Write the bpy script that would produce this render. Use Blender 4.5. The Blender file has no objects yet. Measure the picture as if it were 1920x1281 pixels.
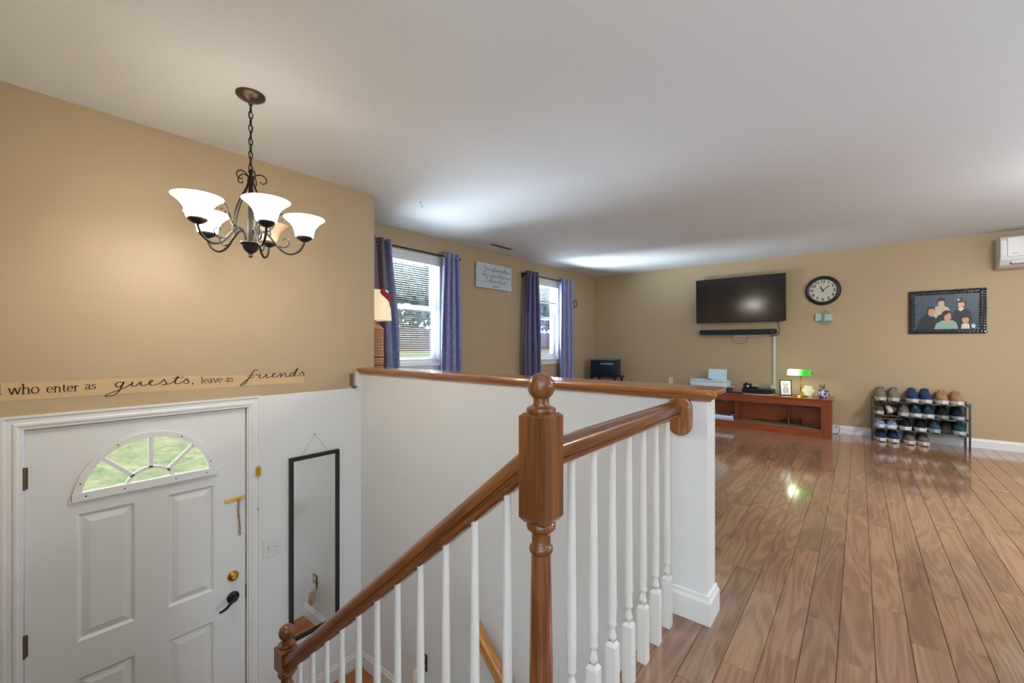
import bpy, bmesh, math, random
from mathutils import Vector, Matrix
R = math.radians
random.seed(7)
scene = bpy.context.scene
C = scene.collection

# ------------------------------------------------------------------ camera
EYE = 1.1135
cam_d = bpy.data.cameras.new('camera'); cam = bpy.data.objects.new('camera', cam_d); C.objects.link(cam)
cam.location = (0, 0, EYE); cam.rotation_euler = (R(90), 0, 0.68678)
cam_d.sensor_width = 36; cam_d.lens = 14.8787; cam_d.shift_y = 0.00292; cam_d.clip_start = 0.02
scene.camera = cam

# ------------------------------------------------------------------ world, large lights, exposure
world = bpy.data.worlds.new('world'); scene.world = world; world.use_nodes = True
wn = world.node_tree.nodes; wl = world.node_tree.links
bg = wn['Background']
bg.inputs['Color'].default_value = (0.80, 0.90, 1.0, 1); bg.inputs['Strength'].default_value = 2.0

def area_light(name, loc, rot, sx, sy, power, col, spread=180):
    l = bpy.data.lights.new(name, 'AREA'); l.shape = 'RECTANGLE'; l.size = sx; l.size_y = sy
    l.energy = power; l.color = col; l.spread = R(spread)
    o = bpy.data.objects.new(name, l); o.location = loc; o.rotation_euler = rot; C.objects.link(o); return o
# added fill lights: two at unseen openings, two in place of sunlit ground outside
FILL_COL = (0.73, 0.865, 1.0)
area_light('added_fill_rear', (1.25, -2.30, 0.60), (R(155), 0, 0), 2.2, 1.2, 112, FILL_COL, 100)
area_light('added_fill_right', (2.80, 3.3, 1.00), (R(142), 0, R(90)), 4.0, 1.0, 16, FILL_COL, 110)
area_light('added_bounce_near_window', (-6.7, 3.4, -0.2), (R(180), 0, 0), 4.6, 2.4, 3400, FILL_COL)
area_light('added_bounce_far_window', (-6.7, 7.0, -0.2), (R(180), 0, 0), 4.6, 4.6, 620, FILL_COL)
vs = scene.view_settings
vs.view_transform = 'Standard'; vs.look = 'None'; vs.gamma = 1.0; vs.exposure = 0.43; vs.use_curve_mapping = False

# ------------------------------------------------------------------ room numbers (metres; upper floor z = 0)
XD = -2.986; XW = -3.62; YB = 6.711; YH = 1.795; YH2 = 1.911; H = 2.30; ZL = -1.36; XE = -0.467
XR = 2.9; YR = -2.4; YS = -0.15; XF = -0.63          # right wall, rear wall, stair side wall, floor edge over the stairwell

# ------------------------------------------------------------------ materials
def srgb(r, g, b):
    f = lambda c: (c/255/12.92) if c/255 <= .04045 else ((c/255+.055)/1.055)**2.4
    return (f(r), f(g), f(b), 1)
MATS = {}
def new_mat(name):
    m = bpy.data.materials.new(name); m.use_nodes = True
    nt = m.node_tree; return m, nt, nt.nodes['Principled BSDF']
def N(nt, t, **kw):
    n = nt.nodes.new(t)
    for k, v in kw.items():
        if k in n.inputs: n.inputs[k].default_value = v
        else: setattr(n, k, v)
    return n
def mat(name, col, rough=.5, metal=0, var=.06, scale=30, bump=0, coat=0, spec=.5):
    if name in MATS: return MATS[name]
    m, nt, b = new_mat(name); L = nt.links.new
    b.inputs['Roughness'].default_value = rough; b.inputs['Metallic'].default_value = metal
    b.inputs['Coat Weight'].default_value = coat; b.inputs['Specular IOR Level'].default_value = spec
    g = N(nt, 'ShaderNodeNewGeometry'); n = N(nt, 'ShaderNodeTexNoise', Scale=scale, Detail=3.0)
    L(g.outputs['Position'], n.inputs['Vector'])
    mx = N(nt, 'ShaderNodeMix', data_type='RGBA')
    mx.inputs['A'].default_value = tuple(c*(1-var) for c in col[:3])+(1,)
    mx.inputs['B'].default_value = tuple(min(1, c*(1+var)) for c in col[:3])+(1,)
    L(n.outputs['Fac'], mx.inputs['Factor']); L(mx.outputs['Result'], b.inputs['Base Color'])
    if bump:
        bp = N(nt, 'ShaderNodeBump', Strength=bump, Distance=.004); L(n.outputs['Fac'], bp.inputs['Height']); L(bp.outputs['Normal'], b.inputs['Normal'])
    MATS[name] = m; return m
def wood(name, dark, light, axis='Y', rough=.3, coat=.3, scale=1.0, rnd=None, rndamt=.35, contrast=.5, stretch=14, ring=.22, freq=34, rot=0):
    m, nt, b = new_mat(name); L = nt.links.new
    g = N(nt, 'ShaderNodeNewGeometry'); vec = g.outputs['Position']
    rv = None
    if rnd == 'object': oi = N(nt, 'ShaderNodeObjectInfo'); rv = oi.outputs['Random']
    if rnd == 'island': rv = g.outputs['Random Per Island']
    if rv:
        cmb = N(nt, 'ShaderNodeVectorMath', operation='SCALE'); cmb.inputs[0].default_value = (13.1, 37.7, 7.3)
        L(rv, cmb.inputs['Scale'])
        add = N(nt, 'ShaderNodeVectorMath', operation='ADD'); L(vec, add.inputs[0]); L(cmb.outputs[0], add.inputs[1]); vec = add.outputs[0]
    if rot:
        mr_ = N(nt, 'ShaderNodeMapping'); mr_.inputs['Rotation'].default_value = (0, rot, 0); L(vec, mr_.inputs['Vector']); vec = mr_.outputs['Vector']
    mp = N(nt, 'ShaderNodeMapping'); s = [stretch*scale]*3; s['XYZ'.index(axis)] = 1.1*scale; mp.inputs['Scale'].default_value = s
    L(vec, mp.inputs['Vector'])
    n1 = N(nt, 'ShaderNodeTexNoise', Scale=1.0, Detail=2.0, Distortion=.6); L(mp.outputs['Vector'], n1.inputs['Vector'])
    # growth rings: bands of the slow noise
    mul = N(nt, 'ShaderNodeMath', operation='MULTIPLY'); mul.inputs[1].default_value = freq; L(n1.outputs['Fac'], mul.inputs[0])
    sn = N(nt, 'ShaderNodeMath', operation='SINE'); L(mul.outputs[0], sn.inputs[0])
    mp2 = N(nt, 'ShaderNodeMapping'); s2 = [260*scale]*3; s2['XYZ'.index(axis)] = 6*scale; mp2.inputs['Scale'].default_value = s2
    L(vec, mp2.inputs['Vector'])
    n2 = N(nt, 'ShaderNodeTexNoise', Scale=1.0, Detail=3.0); L(mp2.outputs['Vector'], n2.inputs['Vector'])
    a = N(nt, 'ShaderNodeMath', operation='MULTIPLY_ADD'); a.inputs[1].default_value = ring*contrast; a.inputs[2].default_value = .5; L(sn.outputs[0], a.inputs[0])
    c2 = N(nt, 'ShaderNodeMath', operation='MULTIPLY_ADD'); c2.inputs[1].default_value = 1.3*contrast; L(n2.outputs['Fac'], c2.inputs[0]); L(a.outputs[0], c2.inputs[2])
    sub = N(nt, 'ShaderNodeMath', operation='SUBTRACT', use_clamp=True); sub.inputs[1].default_value = .65*contrast; L(c2.outputs[0], sub.inputs[0])
    mx = N(nt, 'ShaderNodeMix', data_type='RGBA'); mx.inputs['A'].default_value = dark; mx.inputs['B'].default_value = light
    L(sub.outputs[0], mx.inputs['Factor']); out = mx.outputs['Result']
    if rv:
        hsv = N(nt, 'ShaderNodeHueSaturation')
        mr = N(nt, 'ShaderNodeMapRange'); mr.inputs['To Min'].default_value = 1-rndamt*.8; mr.inputs['To Max'].default_value = 1+rndamt*.5
        L(rv, mr.inputs['Value']); L(mr.outputs[0], hsv.inputs['Value'])
        fr = N(nt, 'ShaderNodeMath', operation='MULTIPLY'); fr.inputs[1].default_value = 17.31; L(rv, fr.inputs[0])
        fc = N(nt, 'ShaderNodeMath', operation='FRACT'); L(fr.outputs[0], fc.inputs[0])
        mr2 = N(nt, 'ShaderNodeMapRange'); mr2.inputs['To Min'].default_value = .488; mr2.inputs['To Max'].default_value = .508
        L(fc.outputs[0], mr2.inputs['Value']); L(mr2.outputs[0], hsv.inputs['Hue'])
        L(out, hsv.inputs['Color']); out = hsv.outputs['Color']
    L(out, b.inputs['Base Color'])
    b.inputs['Roughness'].default_value = rough; b.inputs['Coat Weight'].default_value = coat; b.inputs['Coat Roughness'].default_value = .08
    bp = N(nt, 'ShaderNodeBump', Strength=.05, Distance=.002); L(n2.outputs['Fac'], bp.inputs['Height']); L(bp.outputs['Normal'], b.inputs['Normal'])
    MATS[name] = m; return m
def emis(name, col, strength):
    m, nt, b = new_mat(name)
    b.inputs['Base Color'].default_value = col; b.inputs['Emission Color'].default_value = col; b.inputs['Emission Strength'].default_value = strength
    return m

TAN = srgb(184, 163, 131); WHITE = srgb(228, 231, 232)
M_tan = mat('tan_wall_paint', TAN, .55, var=.03, scale=2.2, bump=.0)
M_white = mat('white_wall_paint', WHITE, .45, var=.015, scale=3)
M_trim = mat('white_trim_paint', srgb(232, 234, 234), .32, var=.01, scale=6)
M_ceil = mat('ceiling_paint', srgb(222, 226, 229), .8, var=.02, scale=55, bump=.25)
M_door = mat('white_door_paint', srgb(230, 233, 234), .38, var=.015, scale=5)
def entry_paint():
    # tan above the paint line, white below it to the right of the door casing (a real change of paint)
    m, nt, b = new_mat('entry_two_tone_paint'); L = nt.links.new
    g = N(nt, 'ShaderNodeNewGeometry'); sp = N(nt, 'ShaderNodeSeparateXYZ'); L(g.outputs['Position'], sp.inputs[0])
    def cmp(out, op, v):
        n = N(nt, 'ShaderNodeMath', operation=op); n.inputs[1].default_value = v; L(out, n.inputs[0]); return n.outputs[0]
    def op2(o, a, c):
        n = N(nt, 'ShaderNodeMath', operation=o); L(a, n.inputs[0]); L(c, n.inputs[1]); return n.outputs[0]
    a = op2('MULTIPLY', cmp(sp.outputs['Z'], 'LESS_THAN', .781), cmp(sp.outputs['Y'], 'GREATER_THAN', 1.03))
    c = op2('MULTIPLY', cmp(sp.outputs['Z'], 'LESS_THAN', .905), cmp(sp.outputs['Y'], 'GREATER_THAN', 1.748))
    f = op2('MAXIMUM', a, c)
    n = N(nt, 'ShaderNodeTexNoise', Scale=2.2, Detail=3.0); L(g.outputs['Position'], n.inputs['Vector'])
    mt = N(nt, 'ShaderNodeMix', data_type='RGBA'); mt.inputs['A'].default_value = tuple(x*.97 for x in TAN[:3])+(1,); mt.inputs['B'].default_value = tuple(x*1.03 for x in TAN[:3])+(1,)
    L(n.outputs['Fac'], mt.inputs['Factor'])
    mx = N(nt, 'ShaderNodeMix', data_type='RGBA'); L(f, mx.inputs['Factor']); L(mt.outputs['Result'], mx.inputs['A']); mx.inputs['B'].default_value = WHITE
    L(mx.outputs['Result'], b.inputs['Base Color']); b.inputs['Roughness'].default_value = .5
    return m
M_entry = entry_paint()
OAK_D = srgb(78, 40, 17); OAK_L = srgb(150, 92, 48)
M_oakX = wood('oak_grain_x', OAK_D, OAK_L, 'X', .28, .4, contrast=.9)
M_oakY = wood('oak_grain_y', OAK_D, OAK_L, 'Y', .28, .4, contrast=.9)
M_oakZ = wood('oak_grain_z', OAK_D, OAK_L, 'Z', .28, .4, contrast=.9)
M_oakS = wood('oak_grain_sloped', OAK_D, OAK_L, 'X', .28, .4, contrast=.9, rot=math.atan(.846))
M_honeyX = wood('honey_oak_cap', srgb(126, 72, 32), srgb(192, 128, 76), 'X', .26, .45, contrast=.8)
M_honeyZ = wood('honey_oak_rosette', srgb(122, 70, 30), srgb(186, 122, 66), 'Z', .26, .45, contrast=.8)
M_pineX = wood('pine_rail', srgb(150, 88, 30), srgb(214, 152, 78), 'X', .3, .35, contrast=.9, rot=-math.atan(.95))
FL_D = srgb(126, 92, 70); FL_L = srgb(178, 142, 114)
M_plank = wood('floor_plank', FL_D, FL_L, 'Y', .11, .5, .8, 'object', .26, .6, 9, .30, 60)
M_plank_rest = wood('floor_plank_far', FL_D, FL_L, 'Y', .11, .5, .8, 'island', .26, .6, 9, .30, 60)
M_land = wood('landing_plank', srgb(140, 80, 36), srgb(196, 128, 68), 'Y', .2, .3, .8, 'object', .25, .5, 11)
M_joint = mat('floor_joint', srgb(60, 36, 22), .7)
M_cherryX = wood('cherry_stand', srgb(112, 46, 18), srgb(166, 82, 40), 'X', .25, .4)
M_cherryZ = wood('cherry_stand_upright', srgb(104, 42, 17), srgb(152, 72, 34), 'Z', .25, .4)
M_black = mat('black_plastic', srgb(20, 20, 22), .4)
M_blackw = mat('black_frame', srgb(22, 20, 18), .45)
M_bronze = mat('dark_bronze', srgb(22, 18, 15), .55, 0, var=.25, scale=80, spec=.25)
M_iron = mat('black_iron', srgb(32, 30, 28), .45, .5)
M_brass = mat('brass', srgb(214, 164, 70), .2, 1.0)
M_steel = mat('steel', srgb(150, 150, 150), .35, .9)
M_wplast = mat('white_plastic', srgb(222, 224, 226), .35, var=.01)
M_cream = mat('cream_plastic', srgb(222, 212, 186), .4)
M_mirror, _nt, _b = new_mat('mirror_glass'); _b.inputs['Metallic'].default_value = 1; _b.inputs['Roughness'].default_value = .015; _b.inputs['Base Color'].default_value = (.86, .87, .86, 1)
def glass_mat():
    m, nt, b = new_mat('window_glass'); L = nt.links.new; o = nt.nodes['Material Output']
    t = N(nt, 'ShaderNodeBsdfTransparent'); g = N(nt, 'ShaderNodeBsdfGlossy', Roughness=.02); mx = N(nt, 'ShaderNodeMixShader'); mx.inputs[0].default_value = .05; L(t.outputs[0], mx.inputs[1]); L(g.outputs[0], mx.inputs[2]); L(mx.outputs[0], o.inputs['Surface'])
    return m
M_glass = glass_mat()

# ------------------------------------------------------------------ mesh helpers
def catmull(pts, n=8, closed=False):
    P = [Vector(p) for p in pts]; out = []; k = len(P)
    rng = range(k if closed else k-1)
    for i in rng:
        p1, p2 = P[i], P[(i+1) % k]
        p0 = P[i-1] if (i > 0 or closed) else p1*2-p2
        p3 = P[(i+2) % k] if (i+2 < k or closed) else p2*2-p1
        for j in range(n):
            t = j/n; t2 = t*t; t3 = t2*t
            out.append(.5*((2*p1)+(-p0+p2)*t+(2*p0-5*p1+4*p2-p3)*t2+(-p0+3*p1-3*p2+p3)*t3))
    if not closed: out.append(P[-1])
    return out
class MB:
    def __init__(s): s.v = []; s.f = []
    def add(s, vs_, fs):
        o = len(s.v); s.v += [tuple(v) for v in vs_]; s.f += [tuple(i+o for i in f) for f in fs]; return s
    def box(s, x0, x1, y0, y1, z0, z1, bev=0):
        if x0 > x1: x0, x1 = x1, x0
        if y0 > y1: y0, y1 = y1, y0
        if z0 > z1: z0, z1 = z1, z0
        if not bev:
            return s.add([(x0,y0,z0),(x1,y0,z0),(x1,y1,z0),(x0,y1,z0),(x0,y0,z1),(x1,y0,z1),(x1,y1,z1),(x0,y1,z1)],
                         [(0,3,2,1),(4,5,6,7),(0,1,5,4),(1,2,6,5),(2,3,7,6),(3,0,4,7)])
        bev = min(bev, (x1-x0)*.45, (y1-y0)*.45, (z1-z0)*.45)
        bm = bmesh.new(); bmesh.ops.create_cube(bm, size=1)
        for v in bm.verts: v.co = ((x0+x1)/2+v.co.x*(x1-x0), (y0+y1)/2+v.co.y*(y1-y0), (z0+z1)/2+v.co.z*(z1-z0))
        bmesh.ops.bevel(bm, geom=bm.edges[:], offset=bev, segments=2, profile=.6, affect='EDGES')
        s.bm(bm); return s
    def bm(s, bm, M=None):
        bm.verts.index_update(); vs_ = [(M @ v.co) if M else v.co for v in bm.verts]
        s.add(vs_, [[v.index for v in f.verts] for f in bm.faces]); bm.free(); return s
    def obox(s, c, size, M=None, bev=0):
        t = MB().box(-size[0]/2, size[0]/2, -size[1]/2, size[1]/2, -size[2]/2, size[2]/2, bev)
        T = Matrix.Translation(Vector(c)) @ (M.to_4x4() if M else Matrix.Identity(4))
        return s.add([T @ Vector(v) for v in t.v], t.f)
    def xf(s, M): s.v = [tuple(M @ Vector(v)) for v in s.v]; return s
    def lathe(s, prof, c=(0,0,0), seg=20, axis='Z', caps=True):
        ax = {'Z': lambda a, b, h: (a, b, h), 'Y': lambda a, b, h: (a, h, b), 'X': lambda a, b, h: (h, a, b)}[axis]
        vs_ = []; fs = []; n = len(prof)
        for (r, h) in prof:
            for k in range(seg):
                a = 2*math.pi*k/seg; p = ax(r*math.cos(a), r*math.sin(a), h); vs_.append((p[0]+c[0], p[1]+c[1], p[2]+c[2]))
        for i in range(n-1):
            for k in range(seg): fs.append((i*seg+k, i*seg+(k+1) % seg, (i+1)*seg+(k+1) % seg, (i+1)*seg+k))
        if caps:
            if prof[0][0] > 1e-5: fs.append(tuple(range(seg))[::-1])
            if prof[-1][0] > 1e-5: fs.append(tuple((n-1)*seg+k for k in range(seg)))
        return s.add(vs_, fs)
    def tube(s, path, r, seg=7, closed=False):
        P = [Vector(p) for p in path]; n = len(P); vs_ = []; fs = []
        def tan(i):
            a = P[(i-1) % n] if (i > 0 or closed) else P[i]; b = P[(i+1) % n] if (i < n-1 or closed) else P[i]
            d = b-a; return d.normalized() if d.length > 1e-9 else Vector((0,0,1))
        t = tan(0); u = t.orthogonal().normalized()
        for i in range(n):
            t = tan(i); u = (u-t*u.dot(t)); u = u.normalized() if u.length > 1e-6 else t.orthogonal().normalized(); w = t.cross(u)
            rr = r(i/(n-1)) if callable(r) else r
            for k in range(seg):
                a = 2*math.pi*k/seg; vs_.append(P[i]+u*(rr*math.cos(a))+w*(rr*math.sin(a)))
        for i in range(n if closed else n-1):
            j = (i+1) % n
            for k in range(seg): fs.append((i*seg+k, i*seg+(k+1) % seg, j*seg+(k+1) % seg, j*seg+k))
        if not closed: fs.append(tuple(range(seg))[::-1]); fs.append(tuple((n-1)*seg+k for k in range(seg)))
        return s.add(vs_, fs)
    def sweep(s, prof, A, B):
        # extrude a closed 2D profile (list of 3D offsets) from A to B
        A = Vector(A); B = Vector(B); n = len(prof)
        vs_ = [A+Vector(p) for p in prof]+[B+Vector(p) for p in prof]
        fs = [(i, (i+1) % n, n+(i+1) % n, n+i) for i in range(n)]+[tuple(range(n))[::-1], tuple(range(n, 2*n))]
        return s.add(vs_, fs)
    def prism(s, poly, plane, d0, d1):
        # polygon in a plane: 'X' -> (y,z) at x=d; 'Y' -> (x,z) at y=d; 'Z' -> (x,y) at z=d
        f = {'X': lambda p, d: (d, p[0], p[1]), 'Y': lambda p, d: (p[0], d, p[1]), 'Z': lambda p, d: (p[0], p[1], d)}[plane]
        n = len(poly); vs_ = [f(p, d0) for p in poly]+[f(p, d1) for p in poly]
        return s.add(vs_, [(i, (i+1) % n, n+(i+1) % n, n+i) for i in range(n)]+[tuple(range(n))[::-1], tuple(range(n, 2*n))])
    def sphere(s, c, r, seg=14, sc=(1,1,1)):
        bm = bmesh.new(); bmesh.ops.create_uvsphere(bm, u_segments=seg, v_segments=max(6, seg*2//3), radius=r)
        return s.bm(bm, Matrix.Translation(Vector(c)) @ Matrix.Diagonal((*sc, 1)))
    def mesh(s, name, smooth=False):
        me = bpy.data.meshes.new(name); me.from_pydata(s.v, [], s.f)
        bm = bmesh.new(); bm.from_mesh(me); bmesh.ops.recalc_face_normals(bm, faces=bm.faces); bm.to_mesh(me); bm.free()
        if smooth:
            me.polygons.foreach_set('use_smooth', [True]*len(me.polygons))
            try: me.set_sharp_from_angle(angle=R(42))
            except Exception: pass
        me.update(); return me
ORG = {}                                                   # world origin of every object that may get children
def link(name, data, parent=None, loc=None):
    o = bpy.data.objects.new(name, data); C.objects.link(o)
    if parent is not None: o.parent = parent
    if loc is not None: o.location = loc
    return o
def tag(o, label=None, cat=None, group=None, kind=None):
    for k, v in (('label', label), ('category', cat), ('group', group), ('kind', kind)):
        if v: o[k] = v
    return o
def thing(name, loc, label=None, cat=None, group=None, kind=None, rot=None):
    o = link(name, None, None, loc); o.empty_display_size = .05
    if rot: o.rotation_euler = rot
    ORG[o.name] = Vector(loc); return tag(o, label, cat, group, kind)
def part(name, mb, m, parent, smooth=False, label=None, kind=None, local=False):
    """mesh part in world coordinates (or local ones) under parent"""
    if not local and parent is not None:
        c = ORG[parent.name]; mb.v = [(v[0]-c.x, v[1]-c.y, v[2]-c.z) for v in mb.v]
    me = mb.mesh(name, smooth); me.materials.append(m)
    o = link(name, me, parent); ORG[o.name] = ORG[parent.name] if parent is not None else Vector((0,0,0))
    return tag(o, label, None, None, kind)
def single(name, mb, m, label=None, cat=None, group=None, kind=None, smooth=False):
    """top-level one-mesh thing, origin at the middle of its base"""
    xs, ys, zs = zip(*mb.v); c = Vector(((min(xs)+max(xs))/2, (min(ys)+max(ys))/2, min(zs)))
    mb.v = [(v[0]-c.x, v[1]-c.y, v[2]-c.z) for v in mb.v]
    me = mb.mesh(name, smooth); me.materials.append(m)
    o = link(name, me, None, c); ORG[o.name] = c
    return tag(o, label, cat, group, kind)
def clone(o, parent=None, loc=None, rot=None):
    c = o.copy(); C.objects.link(c); c.parent = parent
    if loc is not None: c.location = loc
    if rot is not None: c.rotation_euler = rot
    for ch in list(o.children): clone(ch, c)
    return c
def struct(name, mb, m, smooth=False): return single(name, mb, m, kind='structure', smooth=smooth)
def bx(*a, bev=0): return MB().box(*a, bev=bev)

# ================================================================== STRUCTURE
# ---- upper floor: joint bed + planks
fl = bx(XF, XR, YR, YH, -.25, -.013); fl.box(XW, XR, YH2, YB, -.25, -.013).box(XE, XR, YH, YH2, -.25, -.013)
floor = struct('floor', fl, M_joint)
PW = .1045
def plank_mb(x0, x1, y0, y1, z1, g=.0007, th=.012):
    x0 += g; x1 -= g; y0 += g; y1 -= g; b = .0014
    vs_ = [(x0,y0,z1-th),(x1,y0,z1-th),(x1,y1,z1-th),(x0,y1,z1-th),(x0,y0,z1-b),(x1,y0,z1-b),(x1,y1,z1-b),(x0,y1,z1-b),
           (x0+b,y0+b,z1),(x1-b,y0+b,z1),(x1-b,y1-b,z1),(x0+b,y1-b,z1)]
    fs = [(0,1,5,4),(1,2,6,5),(2,3,7,6),(3,0,4,7),(4,5,9,8),(5,6,10,9),(6,7,11,10),(7,4,8,11),(8,9,10,11)]
    return MB().add(vs_, fs)
rest = MB(); forced = {-1: [3.08, 3.98], 0: [1.891, 2.48], 1: [2.371], 2: [2.611], -4: [2.363], 4: [3.659], 5: [2.87], -3: [1.62], -5: [1.32], 3: [1.48, 4.3]}
rp = random.Random(11)
def in_view(x, y): return y > .95 and x < .205*y+.05 and ((y < 1.8 and x > -.64) or x > -.27*y-.03)
k = -36
while True:
    x0 = -.06+PW*k; x1 = x0+PW
    if x0 > XR: break
    ylo = YH2+.012 if x0 < XE-.05 and x0 < XF-.1 else (YR)
    if x1 <= XW: k += 1; continue
    x0c, x1c = max(x0, XW), min(x1, XR)
    if x0 < XF < x1:
        mb = plank_mb(XF, x1c, YR, YH, 0); rest.add(mb.v, mb.f); ylo = YH2
    elif x1 <= XF: ylo = YH2
    else: ylo = YR
    ys = [ylo]; f = forced.get(k, [])
    y = ylo - rp.uniform(0, .6)
    ends = []
    while y < YB:
        y += rp.uniform(.45, 1.25)
        ends.append(y)
    for e in f: ends = [q for q in ends if abs(q-e) > .42]
    ends = sorted([q for q in ends if ylo+.08 < q < YB-.08]+f)
    pts = [ylo]+ends+[YB]
    for a, b_ in zip(pts[:-1], pts[1:]):
        vis = any(in_view(x0c+(x1c-x0c)*i/2, a+(b_-a)*j/6) for i in range(3) for j in range(7))
        mb = plank_mb(x0c, x1c, a, b_, 0)
        if vis: part('plank', mb, M_plank, floor)
        else: rest.add(mb.v, mb.f)
    k += 1
part('planks', rest, M_plank_rest, floor, kind='stuff')
# stair nosing along the floor edge
part('nosing', bx(XF-.03, XF+.0, YS, .86, -.026, .0, bev=.008), M_oakY, floor)
part('fascia', bx(XF-.012, XF+.01, YS, YH, -.25, -.027), M_trim, floor)

# ---- landing
land = struct('floor_landing', bx(XD, -2.026, YS, YH, ZL-.2, ZL-.013), M_joint)
for i in range(10):
    xa = XD+.0960*i; ya = YS
    cuts = sorted([YS+.3+rp.uniform(0, .5), YS+1.1+rp.uniform(0, .5)])
    for a, b_ in zip([YS]+cuts, cuts+[YH]): part('plank', plank_mb(xa, xa+.096, a, b_, ZL), M_land, land)

# ---- ceiling
struct('ceiling', bx(XW-.15, XR+.15, YR-.15, YB+.15, H, H+.12), M_ceil)

# ---- walls
def wall_with_holes(axis, d0, d1, a0, a1, z0, z1, holes):
    """box wall; holes = [(a_lo, a_hi, z_lo, z_hi)] sorted along a"""
    mb = MB(); B = (lambda p, q, r, s: mb.box(d0, d1, p, q, r, s)) if axis == 'X' else (lambda p, q, r, s: mb.box(p, q, d0, d1, r, s))
    cur = a0
    for (h0, h1, zl, zh) in holes:
        if h0 > cur: B(cur, h0, z0, z1)
        if zl > z0: B(h0, h1, z0, zl)
        if zh < z1: B(h0, h1, zh, z1)
        cur = h1
    if cur < a1: B(cur, a1, z0, z1)
    return mb
WIN = [(2.33, 3.17, .90, 2.085), (4.73, 5.57, .90, 2.085)]
struct('wall_back', bx(XW-.15, XR+.15, YB, YB+.15, -.25, H), M_tan)
struct('wall_left', wall_with_holes('X', XW-.15, XW, YH2, YB, -.25, H, WIN), M_tan)
we = wall_with_holes('X', XD-.15, XD, YS, YH2, ZL-.2, H, [(.055, 1.029, ZL-.2, .742)])
struct('wall_entry', we, M_entry)
struct('wall_return', bx(XW-.15, XD-.15, YH2-.15, YH2, -.25, H), M_tan)
struct('wall_stair', bx(XD-.15, XF, YS-.12, YS, -2.9, H), M_tan)
struct('wall_hall', bx(XF-.12, XF, YR, YS-.12, -.25, H), M_tan)
struct('wall_rear', wall_with_holes('Y', YR-.15, YR, XF-.12, XR+.15, -.25, H, [(.1, 2.4, .12, 2.1)]), M_tan)
struct('wall_right', wall_with_holes('X', XR, XR+.15, YR, YB, -.25, H, [(1.3, 5.3, .65, 2.05)]), M_tan)
hw = bx(XD, XE, YH, YH2, -.27, .905); hw.box(XD, 1.2, YH, YH2, -2.9, -.27)
struct('wall_half', hw, M_white)
# frames of the unseen openings added to let light in, so that the rooms read as rooms from the side
def glazed(name, axis, d, a0, a1, z0, z1, n):
    g = thing(name, ((a0+a1)/2, d, z0) if axis == 'Y' else (d, (a0+a1)/2, z0), kind='structure')
    mb = MB(); B = (lambda p, q, r, s: mb.box(p, q, d-.04, d+.04, r, s)) if axis == 'Y' else (lambda p, q, r, s: mb.box(d-.04, d+.04, p, q, r, s))
    B(a0, a1, z0, z0+.05); B(a0, a1, z1-.05, z1)
    for i in range(n+1):
        c = a0+(a1-a0)*i/n; B(max(a0, c-.025), min(a1, c+.025), z0, z1)
    part('window_frame', mb, M_trim, g)
glazed('unseen_window_3', 'Y', YR-.08, .1, 2.4, .12, 2.1, 2)
glazed('unseen_window_4', 'X', XR+.08, 1.3, 5.3, .65, 2.05, 4)

# ---- baseboards
def base_prof(h, t): return [(0, 0), (t, 0), (t, h*.76), (t*.55, h*.86), (t*.5, h*.97), (t*.2, h), (0, h)]
def mitre(prof, path, z):
    # profile (out, up) swept along a level path of (x, y); out = to the right of travel
    n = len(path); mb = MB(); V = []; m_ = len(prof)
    for i in range(n):
        a = Vector((path[i][0]-path[i-1][0], path[i][1]-path[i-1][1])).normalized() if i > 0 else None
        b_ = Vector((path[i+1][0]-path[i][0], path[i+1][1]-path[i][1])).normalized() if i < n-1 else None
        if a is None: a = b_
        if b_ is None: b_ = a
        na = Vector((a.y, -a.x)); nb = Vector((b_.y, -b_.x)); o = (na+nb); o = o/(1+na.dot(nb))
        for (t, h_) in prof: V.append((path[i][0]+o.x*t, path[i][1]+o.y*t, z+h_))
    mb.add(V, [(i*m_+j, i*m_+(j+1) % m_, (i+1)*m_+(j+1) % m_, (i+1)*m_+j) for i in range(n-1) for j in range(m_)]+[tuple(range(m_)), tuple((n-1)*m_+j for j in range(m_))])
    return mb
bp_ = base_prof(.10, .014)
struct('baseboard_back', MB().sweep([(0, -p[0], p[1]) for p in bp_], (XW, YB, 0), (XR, YB, 0)), M_trim)
struct('baseboard_left', MB().sweep([(p[0], 0, p[1]) for p in bp_], (XW, YH2, 0), (XW, YB, 0)), M_trim)
b2 = base_prof(.115, .015)
mbb = mitre(b2, [(XF+.03, YH), (XE, YH), (XE, YH2), (XW, YH2)], 0)
struct('baseboard_half', mbb, M_trim)
mbb = mitre(b2, [(XD, 1.078), (XD, YH), (-2.03, YH)], ZL)
struct('baseboard_landing', mbb, M_trim)

# ---- wooden cap of the half wall
cy0, cy1 = 1.757, 1.949
pr = [(cy1, .912), (cy1, .928), (cy1-.006, .935), (cy0+.012, .935), (cy0+.003, .931), (cy0, .923), (cy0+.003, .914), (cy0+.010, .910), (cy0+.016, .909),
      (cy0+.017, .902), (cy0+.022, .892), (cy0+.032, .886), (YH, .884), (YH, .905), (YH2, .905), (YH2+.01, .905)]
xe = XE+.038; rnd_ = .03
cap = MB(); xs_ = [XD]+[xe-rnd_+rnd_*math.sin(R(a)) for a in (0, 30, 60, 80, 90)]
ins = [0]+[rnd_*(1-math.cos(R(a))) for a in (0, 30, 60, 80, 90)]
rings = []
for x, i_ in zip(xs_, ins):
    ring = []
    for (y, z) in pr:
        yy = min(max(y, cy0+i_), cy1-i_) if z > .905 else y
        xx = x if z > .905 else min(x, XE+.012)
        ring.append((xx, yy, z))
    rings.append(ring)
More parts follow.
